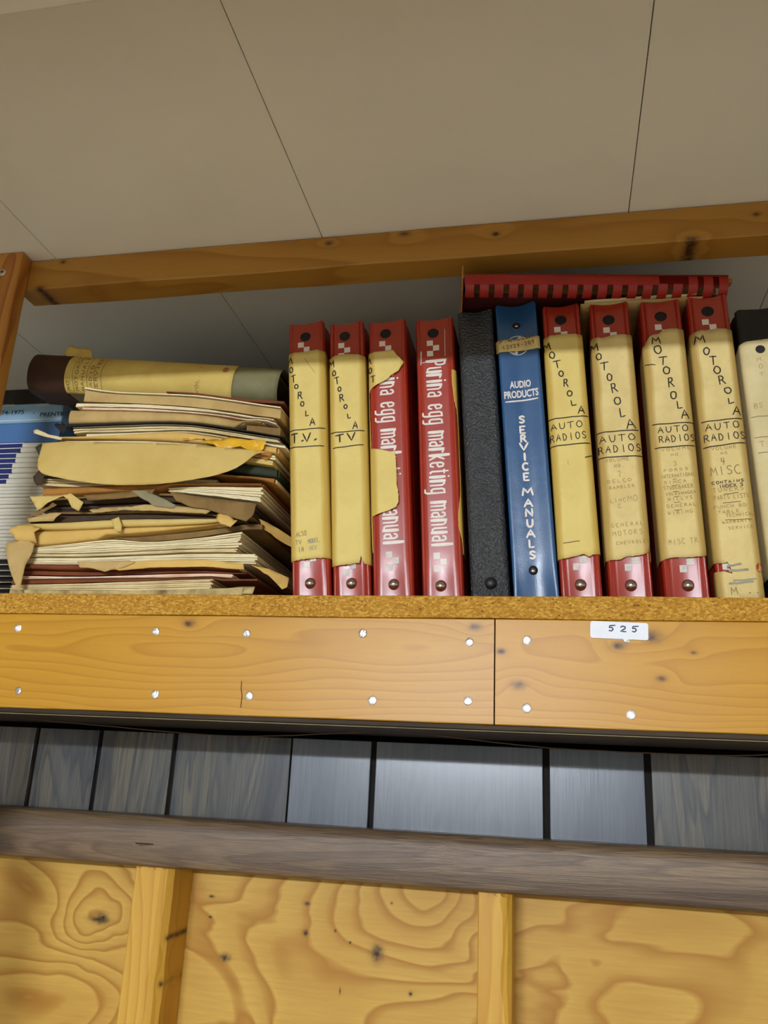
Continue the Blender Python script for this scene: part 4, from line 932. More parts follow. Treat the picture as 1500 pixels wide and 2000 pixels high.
# ================================================================= pile of old papers at the left
HX0, HD = -.62, .001; HGT = [0.0] * 420
def support(x, w):
    return max(HGT[max(0, int((x - w - HX0) / HD)):int((x + w - HX0) / HD) + 2] + [0]) if False else max(HGT[max(0, int((x - .004 - HX0) / HD)):int((x + .004 - HX0) / HD) + 2] + [0])
def item(name, label, cat, top, bot, x0, x1, Y, D, parts, mat, page=None, n=6, cover='both', jit=.0012, xr_back=0.0, group=None, seed=0):
    """a booklet, folder or envelope in the pile; top and bot are its front edge, traced left to right as pixels on the plane Y"""
    def prof(pts): return lambda px: P(px, lerp_poly(pts, px), Y).z
    ft, fb = prof(smooth_px(top, 2)), prof(smooth_px(bot, 2))
    X0, X1 = P(x0, 950, Y).x, P(x1, 950, Y).x; nx = 22
    xs = [x0 + (x1 - x0) * i / nx for i in range(nx + 1)]
    zt, zb = [ft(x) for x in xs], [fb(x) for x in xs]
    zb = [max(z, zc(zs) + .0004) for z in zb]
    for i in range(nx + 1):                             # rest on whatever lies below
        x = X0 + (X1 - X0) * i / nx; zb[i] = max(zb[i], support(x, (X1 - X0) / nx))
    zt = [max(a, b + .0011) for a, b in zip(zt, zb)]
    for i in range(nx):
        a, b_ = X0 + (X1 - X0) * i / nx - .0016, X0 + (X1 - X0) * (i + 1) / nx + .0016
        for k in range(int((a - HX0) / HD), int((b_ - HX0) / HD) + 2):
            if 0 <= k < len(HGT):
                t_ = min(1, max(0, (HX0 + k * HD - a) / (b_ - a))); HGT[k] = max(HGT[k], zt[i] + (zt[i + 1] - zt[i]) * t_ + .0007)
    orig = Vector(((X0 + X1) / 2, Y, min(zb)))
    t = thing(name, orig, label, cat, group)
    zbm = sum(zb) / len(zb); 
    def slab(f0, f1, yo, xa, xb, D_, mid=None, sd=0, bulge=0, wav=.0004):
        """between fractions f0..f1 of the thickness, front edge set back by yo"""
        bm = bmesh.new(); ny = 6; rows_t, rows_b = [], []
        for i in range(nx + 1):
            s_ = i / nx; x = X0 + xa + (X1 + xb - X0 - xa) * s_; b_, t_ = zb[i], zt[i]; rt, rb = [], []
            fr_ = yo + wav * 2.2 * nz(x * 60, sd * 3.3) + wav * nz(x * 260, sd)
            for j in range(ny + 1):
                v = j / ny; y = fr_ + (D_ - fr_) * v; fl = 1 - .25 * v                      # profile relaxes toward the back
                za = b_ + (t_ - b_) * f0; zb2 = b_ + (t_ - b_) * f1
                d_ = .00015 * nz(x * 30, y * 20, sd)
                rb.append(bm.verts.new(Vector((x + xr_back * v, Y + y, za + d_)) - orig)); rt.append(bm.verts.new(Vector((x + xr_back * v, Y + y, zb2 + d_)) - orig))
            rows_t.append(rt); rows_b.append(rb)
        for i in range(nx):
            for j in range(ny):
                bm.faces.new((rows_t[i][j], rows_t[i + 1][j], rows_t[i + 1][j + 1], rows_t[i][j + 1])); bm.faces.new((rows_b[i][j + 1], rows_b[i + 1][j + 1], rows_b[i + 1][j], rows_b[i][j]))
        for i in range(nx):
            if bulge:                                  # a folded spine, rounded toward the front
                pr = None
                for k in range(7):
                    a = math.pi * k / 6; yy = -bulge * math.sin(a); w_ = (1 - math.cos(a)) / 2
                    cur = [rows_b[q][0].co * (1 - w_) + rows_t[q][0].co * w_ + Vector((0, yy, 0)) for q in (i, i + 1)]
                    cur = [bm.verts.new(c_) for c_ in cur]
                    if pr: bm.faces.new((pr[0], pr[1], cur[1], cur[0]))
                    pr = cur
            else: bm.faces.new((rows_b[i][0], rows_b[i + 1][0], rows_t[i + 1][0], rows_t[i][0]))
            bm.faces.new((rows_b[i + 1][ny], rows_b[i][ny], rows_t[i][ny], rows_t[i + 1][ny]))
        for j in range(ny):
            bm.faces.new((rows_b[0][j + 1], rows_b[0][j], rows_t[0][j], rows_t[0][j + 1])); bm.faces.new((rows_b[nx][j], rows_b[nx][j + 1], rows_t[nx][j + 1], rows_t[nx][j]))
        bmesh.ops.remove_doubles(bm, verts=bm.verts, dist=.00004); bmesh.ops.recalc_face_normals(bm, faces=bm.faces)
        return bm
    if parts == 'spine':                               # one folded cover with its round back to the front
        smooth(obj('cover', slab(0, 1, 0, 0, 0, D, sd=seed, bulge=.0025), mat, t), 50)
        if page: obj('pages', slab(.12, .88, .002, .001, .0012, D + .002, sd=seed), page, t, kind='stuff')
    elif parts == 'sheet':
        smooth(obj('sheet', slab(0, 1, 0, 0, 0, D, sd=seed), mat, t), 50)
    else:
        c0 = .10 if cover in ('both', 'bottom') else 0; c1 = .90 if cover in ('both', 'top') else 1
        if c0: smooth(obj('cover', slab(0, c0, -.0006, -.0004, .0006, D, sd=seed + 1), mat, t), 50)
        if c1 < 1: smooth(obj('cover', slab(c1, 1, -.0006, -.0004, .0006, D, sd=seed + 2), mat, t), 50)
        for k in range(n):
            a = c0 + (c1 - c0) * k / n; e_ = c0 + (c1 - c0) * (k + random.uniform(.66, .92)) / n
            yo = random.uniform(0, jit * 1.8); xo = random.uniform(-jit, jit)
            smooth(obj('leaves', slab(a, e_, yo, xo * .6, xo, D - random.uniform(0, .004), sd=seed * 9 + k), page or mat, t, kind='stuff'), 50)
    return t
Yp = .733
PILE = []
def I(*a, **k): PILE.append((a, k))
I('folder', 'thin red-brown folder whose right edge shows under the lying binder', 'folder', [(300, 766), (360, 768), (450, 779), (545, 785)], [(300, 768), (360, 771), (450, 784), (545, 790)], 300, 540, Yp + .012, .24, 'sheet', M['redbrown'], seed=2)
I('booklet', 'tan booklet at the very top of the paper pile, under the lying binder', 'booklet', [(134, 758), (200, 768), (360, 771), (450, 784), (535, 796)], [(134, 785), (280, 789), (400, 798), (526, 820)], 134, 533, Yp, .26, 'pages', M['page_w'], M['tan'], 1, 'top', seed=1)
I('booklet', 'thick cream booklet with a bright white edge, second in the paper pile', 'booklet', [(120, 787), (280, 789), (400, 799), (526, 820)], [(120, 796), (280, 798), (400, 807), (526, 831)], 120, 522, Yp - .002, .26, 'pages', M['page_w'], M['page_w'], 2, 'none', .0008, seed=3)
I('folder', 'thin pinkish folder below the bright white edged booklet', 'folder', [(135, 797), (280, 799), (400, 808), (528, 832)], [(135, 802), (280, 804), (400, 812), (528, 836)], 135, 528, Yp, .26, 'sheet', M['page_pink'], seed=4)
I('manual', 'thick grey-tan manual with a dark brown right corner in the upper pile', 'manual', [(112, 803), (280, 805), (400, 812), (520, 836)], [(112, 828), (200, 826), (340, 822), (430, 833), (520, 850)], 114, 500, Yp + .001, .26, 'spine', M['tan'], M['page'], seed=5)
I('folder', 'dark brown folder end jutting right of the grey-tan manual', 'folder', [(440, 828), (545, 838)], [(440, 836), (545, 858)], 470, 538, Yp + .006, .25, 'sheet', M['kraft'], seed=6)
I('folder', 'thin black folder running wavily through the upper pile', 'folder', [(108, 829), (200, 827), (340, 823), (430, 834), (545, 852)], [(108, 834), (200, 832), (340, 827), (430, 839), (545, 858)], 109, 546, Yp - .002, .26, 'sheet', M['blackfold'], seed=7)
I('booklet', 'grey booklet with pale page edges just below the black folder', 'booklet', [(122, 836), (200, 833), (340, 828), (430, 840), (540, 858)], [(122, 846), (200, 845), (340, 840), (430, 852), (540, 870)], 124, 536, Yp, .25, 'pages', M['greyfold'], M['page'], 2, 'top', seed=8)
I('booklet', 'dark-backed thin booklet with a white lower edge above the gold envelope', 'booklet', [(130, 846), (200, 846), (340, 841), (430, 853), (545, 869)], [(130, 854), (200, 852), (340, 843), (430, 856), (545, 875)], 150, 548, Yp + .002, .25, 'pages', M['greyfold'], M['page_w'], 1, 'top', seed=9)
I('envelope', 'gold-brown envelope bulging above the big manila flap', 'envelope', [(90, 855), (200, 852), (300, 845), (340, 843), (430, 856), (540, 876)], [(90, 858), (200, 858), (300, 859), (400, 866), (540, 888)], 96, 535, Yp + .001, .25, 'spine', M['manila'], M['manila'], seed=10)
I('booklet', 'white booklet edge directly above the big manila flap', 'booklet', [(108, 861), (200, 860), (300, 861), (400, 868), (540, 890)], [(108, 868), (200, 868), (300, 870), (400, 878), (540, 900)], 108, 532, Yp + .001, .25, 'pages', M['page_w'], M['page_w'], 2, 'none', seed=11)
I('envelope', 'large manila envelope with a broad rounded flap hanging over the front of the pile', 'envelope', [(84, 868), (200, 869), (300, 871), (400, 879), (540, 902)], [(84, 886), (300, 888), (400, 894), (540, 916)], 86, 528, Yp + .001, .25, 'sheet', M['manila_l'], seed=12)
I('folder', 'dark green folder behind the right end of the manila flap', 'folder', [(72, 890), (300, 892), (400, 896), (545, 918)], [(80, 912), (300, 912), (400, 914), (545, 934)], 78, 540, Yp + .008, .24, 'spine', M['greenfold'], M['greenfold'], seed=13)
I('envelope', 'brown envelope below the dark green folder', 'envelope', [(72, 914), (300, 914), (545, 936)], [(72, 926), (300, 926), (500, 934), (545, 948)], 80, 536, Yp + .004, .25, 'spine', M['brownenv'], M['page'], seed=14)
I('booklet', 'dark-edged curled booklet at the left end under the manila flap', 'booklet', [(70, 930), (140, 932), (300, 930), (430, 936)], [(70, 946), (140, 952), (300, 942), (430, 942)], 70, 420, Yp - .001, .24, 'pages', M['darkfold'], M['page'], 4, 'top', .003, seed=15)
I('envelope', 'orange-brown envelope below the curled booklet at the left', 'envelope', [(84, 954), (140, 953), (300, 944), (520, 946)], [(108, 974), (200, 966), (300, 958), (400, 952), (520, 952)], 88, 512, Yp - .002, .25, 'spine', M['brownenv'], M['brownenv'], seed=16)
I('booklet', 'booklet with fanned white pages at the right under the manila flap', 'booklet', [(300, 955), (360, 948), (510, 950)], [(300, 962), (400, 968), (512, 980)], 330, 512, Yp - .001, .25, 'pages', M['page_w'], M['page_w'], 6, 'none', .002, seed=17)
I('manual', 'wide torn manual with a grey-tan ragged spine in the middle of the pile', 'manual', [(76, 976), (108, 975), (200, 968), (330, 962), (400, 970), (508, 984)], [(76, 992), (100, 1004), (200, 1004), (300, 1002), (400, 1004), (500, 1018)], 84, 500, Yp + .004, .25, 'pages', M['kraft'], M['darkfold'], 3, 'both', .003, seed=18)
I('folder', 'dark brown folder between the torn manual and the two pale yellow envelopes', 'folder', [(64, 1008), (140, 1008), (300, 1004), (480, 1014)], [(64, 1022), (140, 1020), (230, 1014), (300, 1013), (400, 1014), (480, 1020)], 72, 486, Yp + .002, .25, 'sheet', M['darkfold'], seed=19)
I('envelope', 'upper of two pale yellow envelopes in the lower middle of the pile', 'envelope', [(62, 1024), (140, 1021), (230, 1015), (300, 1014), (440, 1013)], [(62, 1034), (180, 1034), (260, 1029), (340, 1028), (440, 1022)], 62, 446, Yp - .002, .24, 'spine', M['manila_l'], M['page'], seed=20)
I('envelope', 'lower of two pale yellow envelopes in the lower middle of the pile', 'envelope', [(74, 1038), (180, 1036), (260, 1031), (340, 1029), (450, 1024)], [(74, 1066), (140, 1062), (200, 1056), (250, 1049), (300, 1047), (440, 1032)], 74, 448, Yp, .24, 'spine', M['manila'], M['page'], seed=21)
I('folder', 'shadowed brown folder right under the pale yellow envelopes', 'folder', [(250, 1050), (300, 1048), (440, 1034), (490, 1024)], [(250, 1052), (300, 1059), (400, 1050), (490, 1034)], 240, 520, Yp + .008, .24, 'sheet', M['kraft'], seed=22)
I('booklet', 'thick booklet of white pages whose corner curls up at the right', 'booklet', [(72, 1070), (140, 1064), (200, 1056), (250, 1052), (300, 1060), (400, 1051), (479, 1038)], [(72, 1078), (200, 1079), (300, 1074), (400, 1069), (479, 1067)], 74, 479, Yp - .001, .25, 'pages', M['page_w'], M['page_w'], 7, 'none', .0018, seed=23)
I('booklet', 'thin white booklet with olive page shadows below the thick white one', 'booklet', [(68, 1080), (200, 1080), (300, 1075), (400, 1070), (506, 1069)], [(68, 1088), (200, 1088), (300, 1084), (400, 1079), (506, 1079)], 70, 472, Yp, .25, 'pages', M['page'], M['page_w'], 3, 'both', .002, seed=24)
I('booklet', 'white booklet reaching furthest right in the lower pile', 'booklet', [(68, 1089), (200, 1089), (300, 1085), (400, 1080), (514, 1081)], [(66, 1101), (200, 1102), (300, 1098), (400, 1098), (514, 1101)], 68, 513, Yp + .002, .25, 'pages', M['page'], M['page_w'], 5, 'none', .0015, seed=25)
I('folder', 'red-brown folder with torn tan lip in the lower pile', 'folder', [(64, 1102), (200, 1103), (300, 1100), (400, 1099), (482, 1104)], [(62, 1113), (200, 1117), (300, 1114), (400, 1111), (482, 1117)], 64, 482, Yp + .001, .25, 'spine', M['redbrown'], M['page'], seed=26)
I('folder', 'nearly black folder below the torn tan lip', 'folder', [(60, 1114), (200, 1118), (300, 1115), (400, 1113), (480, 1118)], [(60, 1122), (200, 1125), (300, 1121), (400, 1118), (480, 1121)], 62, 500, Yp + .006, .25, 'sheet', M['redbrown'], seed=27)
I('booklet', 'pinkish white booklet above the lowest page block', 'booklet', [(58, 1123), (200, 1126), (300, 1122), (400, 1118), (470, 1120)], [(57, 1132), (200, 1131), (300, 1129), (470, 1130)], 58, 470, Yp - .001, .25, 'pages', M['page_pink'], M['page_pink'], 3, 'none', .002, seed=28)
I('folder', 'dull red folder between the two lowest booklets', 'folder', [(57, 1133), (200, 1132), (300, 1130), (480, 1131)], [(56, 1141), (200, 1138), (300, 1134), (480, 1134)], 58, 520, Yp + .002, .25, 'sheet', M['redbrown'], seed=29)
I('booklet', 'lowest block of white pages, its right end short of the others', 'booklet', [(56, 1142), (200, 1139), (300, 1135), (434, 1130)], [(55, 1151), (200, 1152), (300, 1153), (434, 1160)], 57, 434, Yp - .001, .25, 'pages', M['page_w'], M['page'], 7, 'none', .002, seed=30)
I('magazine', 'mottled old magazine lying flat on the shelf under the paper pile', 'magazine', [(56, 1152), (200, 1153), (300, 1154), (500, 1148)], [(56, 1166), (200, 1166), (300, 1166), (500, 1166)], 57, 494, Yp - .004, .25, 'sheet', M['mottled'], seed=31)

for a, k in reversed(PILE):
    q_ = item(*a, **k)
    if 'rounded flap' in a[1]: env = q_

# loose and torn paper: an outline traced on a slanting plane, crumpled, with a real thickness
def scrap(name, pts, Yf, mat, parent=None, label=None, cat=None, crum=.0015, bend=None, jag=.0, seed=0, cell=.0045):
    if jag:
        q = []
        for i, a in enumerate(pts):
            b_ = pts[(i + 1) % len(pts)]; n_ = max(1, int(math.hypot(b_[0] - a[0], b_[1] - a[1]) / 7))
            for k in range(n_): t_ = k / n_; q.append((a[0] + (b_[0] - a[0]) * t_ + jag * nz(a[0] + k * 5.3, seed), a[1] + (b_[1] - a[1]) * t_ + jag * nz(a[1] + k * 4.7, seed + 9)))
        pts = q
    W3 = [P(px, py, .733) for px, py in pts]; c0 = sum(W3, Vector()) / len(W3)
    bm = bmesh.new(); f_ = bm.faces.new([bm.verts.new(v) for v in W3])
    xs = [v.x for v in W3]; zz = [v.z for v in W3]
    for ax, lo, hi in ((0, min(xs), max(xs)), (2, min(zz), max(zz))):
        k = lo + cell
        while k < hi:
            co = Vector((0, 0, 0)); co[ax] = k; no = Vector((0, 0, 0)); no[ax] = 1
            bmesh.ops.bisect_plane(bm, geom=bm.verts[:] + bm.edges[:] + bm.faces[:], plane_co=co, plane_no=no); k += cell
    base = Yf if callable(Yf) else (lambda u, v: Yf)
    w_, h_ = (max(xs) - min(xs)) or 1, (max(zz) - min(zz)) or 1
    for v in bm.verts:
        u_, v_ = (v.co.x - min(xs)) / w_, (v.co.z - min(zz)) / h_
        y = base(u_, v_) + crum * (nz(v.co.x * 45, v.co.z * 70, seed) + .5 * nz(v.co.x * 160, v.co.z * 190, seed))
        v.co.y = y
    bmesh.ops.recalc_face_normals(bm, faces=bm.faces)
    off = Vector()
    if parent is None: off = Vector((c0.x, base(.5, .5), min(zz)))
    else: off = Vector(parent.location)
    for v in bm.verts: v.co -= off
    o = smooth(obj(name, bm, mat, parent, label, cat), 60)
    if parent is None: o.location = off
    m_ = o.modifiers.new('thickness', 'SOLIDIFY'); m_.thickness = .0004; m_.offset = 0
    return o
fl_pts = smooth_px([(86, 868), (85, 895), (86, 918), (92, 930), (104, 937), (135, 944), (175, 952), (230, 958), (285, 959), (340, 956), (390, 948), (430, 940), (465, 928), (490, 910), (503, 897), (512, 892), (530, 890)], 1) + [(505, 886), (440, 880), (380, 873), (300, 868), (200, 865), (120, 864)]
scrap('flap', fl_pts, lambda u, v: .7315 - .012 * math.sin(min(1, (1 - v) * 1.25) * 1.5) - .004 * math.sin(u * 3.1) * (1 - v), M['manila_l'], env, 'rounded hanging flap', crum=.0012, seed=3)
def top_scrap(pts, Yf, mat, label, seed, jag=1.6, crum=.0022, name='paper_scrap'):
    return scrap(name, pts, Yf, mat, None, label, 'paper', crum, None, jag, seed)
top_scrap([(75, 1066), (60, 1058), (26, 1064), (22, 1078), (28, 1100), (36, 1128), (46, 1150), (52, 1163), (55, 1140), (60, 1108), (72, 1080)], lambda u, v: .7175 + .006 * v + .004 * u, M['tan'], 'pointed tan flap of paper hanging over the shelf edge at the left', 5, .5, .0008, 'hanging_flap')
top_scrap([(28, 1040), (40, 1030), (62, 1027), (88, 1034), (80, 1046), (78, 1064), (52, 1064), (40, 1062), (36, 1050)], lambda u, v: .722 + .010 * abs(v - .5), M['manila'], 'curled torn corner above the pointed tan flap', 6, 1.6, .003, 'torn_corner')
top_scrap([(70, 976), (90, 974), (140, 972), (120, 980), (104, 988), (84, 1002), (78, 990)], lambda u, v: .724, M['manila_l'], 'small ragged scrap at the upper left of the torn manual', 7)
top_scrap([(62, 1016), (80, 1002), (104, 992), (110, 985), (118, 990), (100, 1000), (84, 1010)], lambda u, v: .726, M['kraft'], 'brown ragged strip slanting down the left of the torn manual', 8)
top_scrap([(136, 975), (152, 972), (166, 982), (174, 988), (164, 1004), (152, 998), (146, 984)], lambda u, v: .7235 - .004 * v, M['manila_l'], 'twisted pale scrap sticking out near the left of the torn manual', 9)
top_scrap([(170, 972), (230, 968), (280, 963), (310, 960), (300, 972), (262, 976), (230, 980), (180, 982)], lambda u, v: .7255, M['kraft'], 'long torn brown lip along the top of the torn manual', 10)
top_scrap([(268, 966), (292, 964), (320, 976), (352, 992), (344, 998), (310, 994), (290, 982)], lambda u, v: .722 + .004 * u, M['greyfold'], 'folded grey strip across the middle of the torn manual', 11)
top_scrap([(340, 966), (372, 972), (440, 984), (508, 990), (500, 1014), (488, 1024), (440, 1010), (410, 1000), (380, 996), (352, 984)], lambda u, v: .7235, M['kraft'], 'wide grey-brown torn cover with faint white marks at the right of the torn manual', 12, 1.2, .0015, 'torn_cover')
top_scrap([(180, 1000), (206, 996), (246, 994), (290, 990), (350, 992), (420, 1000), (408, 1008), (330, 1003), (250, 1000), (190, 1006)], lambda u, v: .7262, M['tan'], 'jagged tan edge below the dark hollows of the torn manual', 13)
top_scrap([(62, 1018), (100, 1008), (114, 1006), (130, 1008), (112, 1022), (66, 1024)], lambda u, v: .7245, M['tan'], 'little tan scrap above the upper pale yellow envelope', 14)
top_scrap([(430, 1008), (450, 1012), (470, 1022), (458, 1036), (440, 1030), (428, 1020)], lambda u, v: .7235, M['manila'], 'crumpled yellow scrap at the right end of the pale yellow envelopes', 15, 2.4, .004)
top_scrap([(226, 1020), (240, 1014), (246, 1030), (244, 1044), (232, 1040)], lambda u, v: .7240, M['manila_l'], 'small curled tab in the middle of the pale yellow envelopes', 16, 1.6, .003)
top_scrap([(500, 1008), (520, 1014), (552, 1030), (566, 1046), (560, 1052), (530, 1040), (506, 1026)], lambda u, v: .742 + .05 * u, M['manila'], 'crumpled manila corner at the right side of the pile', 17, 2.2, .006)
top_scrap([(158, 1100), (200, 1100), (260, 1098), (272, 1102), (250, 1112), (224, 1116), (212, 1120), (190, 1114), (164, 1112)], lambda u, v: .7255, M['tan'], 'torn tan lip hanging in the lower part of the pile', 18)
top_scrap([(228, 1114), (246, 1102), (300, 1098), (400, 1096), (480, 1104), (482, 1116), (400, 1110), (300, 1112), (240, 1118)], lambda u, v: .7262, M['manila'], 'long dull yellow strip beside the torn tan lip', 19, .8, .001)
top_scrap([(486, 1100), (516, 1104), (548, 1116), (546, 1136), (538, 1142), (520, 1122), (500, 1108)], lambda u, v: .738 + .02 * u, M['manila'], 'torn manila corner drooping at the lower right of the pile', 20, 1.8, .004)
top_scrap([(440, 1150), (470, 1146), (498, 1146), (496, 1162), (440, 1162)], lambda u, v: .7290 + .004 * v, M['mottled'], 'mottled end of paper lying at the bottom right of the pile', 21, .8, .002)
top_scrap([(360, 862), (400, 858), (405, 868), (424, 874), (436, 886), (446, 888), (456, 878), (474, 876), (494, 886), (504, 896), (520, 876), (524, 866), (480, 860), (446, 857), (424, 860), (400, 862), (380, 856), (358, 858)][::-1], lambda u, v: .7265 + .004 * v, M['yellow'], 'bright yellow torn plastic above the manila flap at the right', 22, 1.4, .007, 'plastic_sheet')
top_scrap([(494, 884), (512, 868), (532, 886), (520, 900), (506, 892)], lambda u, v: .729 + .006 * u, M['brownenv'], 'orange-brown folded corner right of the bright yellow plastic', 23, 1.0, .003)
top_scrap([(71, 844), (78, 842), (100, 852), (128, 858), (124, 863), (92, 856), (72, 850)], lambda u, v: .728, M['page'], 'thin paper corner poking out to the left above the manila flap', 24, .6, .0008)
top_scrap([(72, 876), (84, 868), (86, 872), (86, 900), (80, 892)], lambda u, v: .730, M['greenfold'], 'dark green corner left of the manila flap', 25, .8, .0008)
top_scrap([(108, 832), (112, 828), (134, 832), (126, 850), (118, 842)], lambda u, v: .731, M['blackfold'], 'dark folded corner at the left of the black folder', 26, .6, .001)
top_scrap([(70, 934), (84, 920), (100, 926), (92, 936), (88, 950), (78, 952), (72, 944)], lambda u, v: .728, M['darkfold'], 'dark curled corner below the left end of the manila flap', 27, 1.0, .002)

# ================================================================= binder lying on top of the pile
pL, pR = P(60, 722, .757), P(543, 750, .757)
tilt = math.atan2(pR.z - pL.z, pR.x - pL.x); Lq = (pR - pL).length
lift = max(HGT[k] - (pL.z + (HX0 + k * HD - pL.x) * math.tan(tilt) - .0238 + .001 * (HX0 + k * HD - pL.x) / Lq) for k in range(len(HGT)) if pL.x + .02 < HX0 + k * HD < pR.x and HGT[k] > 0)
print('binder lift', lift); pL.z += max(0, lift)
t = thing('ring_binder', pL, 'old grey-green binder lying on its side on top of the paper pile', 'binder', None, (0, -tilt, 0)); lb_ = t
def lie(u, a, off=0.0):
    """u along the spine, a = 0 bottom .. 1 top; the spine bulges to the front"""
    hh = .0425 - .002 * u / Lq; th = math.pi * (a - .5)
    y = .016 - .018 * math.cos(th * .92) - off * math.cos(th); z = (hh / 2 + off) * math.sin(th * .98) / math.sin(math.pi / 2 * .98) * 1.0
    if abs(a - .5) > .5: pass
    return Vector((u, y, z - .001))
def shell(u0, u1, mat, name, off, a0=0, a1=1, label=None, back=.22, jagL=0, jagR=0, par=None, D_back=True):
    bm = bmesh.new(); nu, na = 40, 18; g = []
    for i in range(nu + 1):
        row = []
        for j in range(na + 1):
            a = a0 + (a1 - a0) * j / na; ua = u0 + jagL * nz(a * 9, 2) + .0015 * math.sin(a * 3) ; ub = u1 + jagR * nz(a * 9, 5) + .0010 * math.sin(a * 3.1); u = ua + (ub - ua) * i / nu
            row.append(bm.verts.new(lie(u, a, off) + Vector((0, .0006 * nz(u * 40, a * 4), .0004 * nz(u * 30, a * 3, 4)))))
        if D_back:
            row.insert(0, bm.verts.new((row[0].co.x, back, row[0].co.z + .002))); row.append(bm.verts.new((row[-1].co.x, back, row[-1].co.z - .002)))
        g.append(row)
    for i in range(nu):
        for j in range(len(g[0]) - 1): bm.faces.new((g[i][j], g[i + 1][j], g[i + 1][j + 1], g[i][j + 1]))
    bmesh.ops.recalc_face_normals(bm, faces=bm.faces)
    o = smooth(obj(name, bm, mat, par or t, label), 60); m_ = o.modifiers.new('thickness', 'SOLIDIFY'); m_.thickness = .0016 if D_back else .0004; m_.offset = 0
    return o
shell(.042, Lq, M['olive'], 'cover', 0)
shell(-.002, .046, M['maroonend'], 'spine_end', .0012, label='dark maroon worn end', back=.05)
ue = P(118, 720, .757).x - pL.x; uf = P(458, 745, .757).x - pL.x
sl_ = shell(ue, uf, M['sleeve_plain'], 'paper_sleeve', .0016, .03, .97, 'yellow paper sleeve', D_back=False, jagL=.001)
obj('pages', box(bmesh.new(), .06, Lq - .03, .014, .21, -.014, .014), M['page'], t, kind='stuff')
fq = lambda u, a: lie(u, a, .0022)
bm = bmesh.new(); uh = P(442, 733, .757).x - pL.x
n_ = 20; ctr = bm.verts.new(fq(uh, .66)); rg_ = [bm.verts.new(fq(uh + .0032 * math.cos(2 * math.pi * k / n_), .66 + .062 * math.sin(2 * math.pi * k / n_))) for k in range(n_)]
for k in range(n_): bm.faces.new((ctr, rg_[k], rg_[(k + 1) % n_]))
obj('hole', bm, M['cardtan'], sl_)
def side_write(txt, px, a0, hgt, pen=.00028, mat='pencil_dark', st=.1):   # writing that runs up the spine
    u0 = P(px, 730, .757).x - pL.x; bm = bmesh.new()
    aa = a0
    for ch in txt:
        for s_ in G.get(ch, []): ribbon(bm, [(u0 - q[1] * hgt, aa + q[0] * st * .75) for q in s_], .0, lambda u, a: fq(u, a), 2) if False else None
        for s_ in G.get(ch, []):
            pts = [(u0 - q[1] * hgt, (aa + q[0] * st * .75) * .05) for q in s_]
            ribbon(bm, pts, pen, lambda u, a: fq(u, a / .05), 2)
        aa += st
    obj('handwriting', bm, M[mat], sl_, kind='stuff')
side_write('VOL. 1', 396, .22, .0040, .0002, 'pencil_dark', .085)
for px, tx in ((141, 'NO'), (158, 'MOTOROLA'), (170, 'MANUALS'), (186, 'RADIO'), (197, 'SERVICE')): side_write(tx, px, .14, .0036, .00026, 'pencil_dark', .095)
for px in (148, 176, 190, 204):
    u0 = P(px, 730, .757).x - pL.x; bm = bmesh.new(); ribbon(bm, [(u0 + .0006 * math.sin(k), (.10 + .08 * k) * .05) for k in range(10)], .00018, lambda u, a: fq(u, a / .05), 2); obj('ruled_line', bm, M['pencil_dark'], sl_)
# torn paper tab standing up from the sleeve
bm = bmesh.new(); g = []; zt_ = .021
tabp = [(118, .002), (122, .010), (126, .0135), (132, .012), (150, .0105), (164, .0108), (170, .009), (172, .004), (168, .001)]
for i in range(25):
    px = 118 + (172 - 118) * i / 24; u = P(px, 700, .757).x - pL.x; h_ = max(.0008, lerp_poly(tabp, px)) + .0006 * nz(px * .4)
    g.append([bm.verts.new((u - .001 * j, .0065 + .0018 * j / 5 - .001 * math.sin(i * .5), zt_ - .003 + (h_ + .003) * j / 5)) for j in range(6)])
for i in range(24):
    for j in range(5): bm.faces.new((g[i][j], g[i + 1][j], g[i + 1][j + 1], g[i][j + 1]))
o = smooth(obj('torn_tab', bm, M['sleeve_plain'], sl_)); m_ = o.modifiers.new('thickness', 'SOLIDIFY'); m_.thickness = .0004
# inner arch rod showing at the open right end
obj('inner_board', box(bmesh.new(), Lq - .026, Lq - .004, .006, .19, .010, .0125, .0004), M['olive'], t)

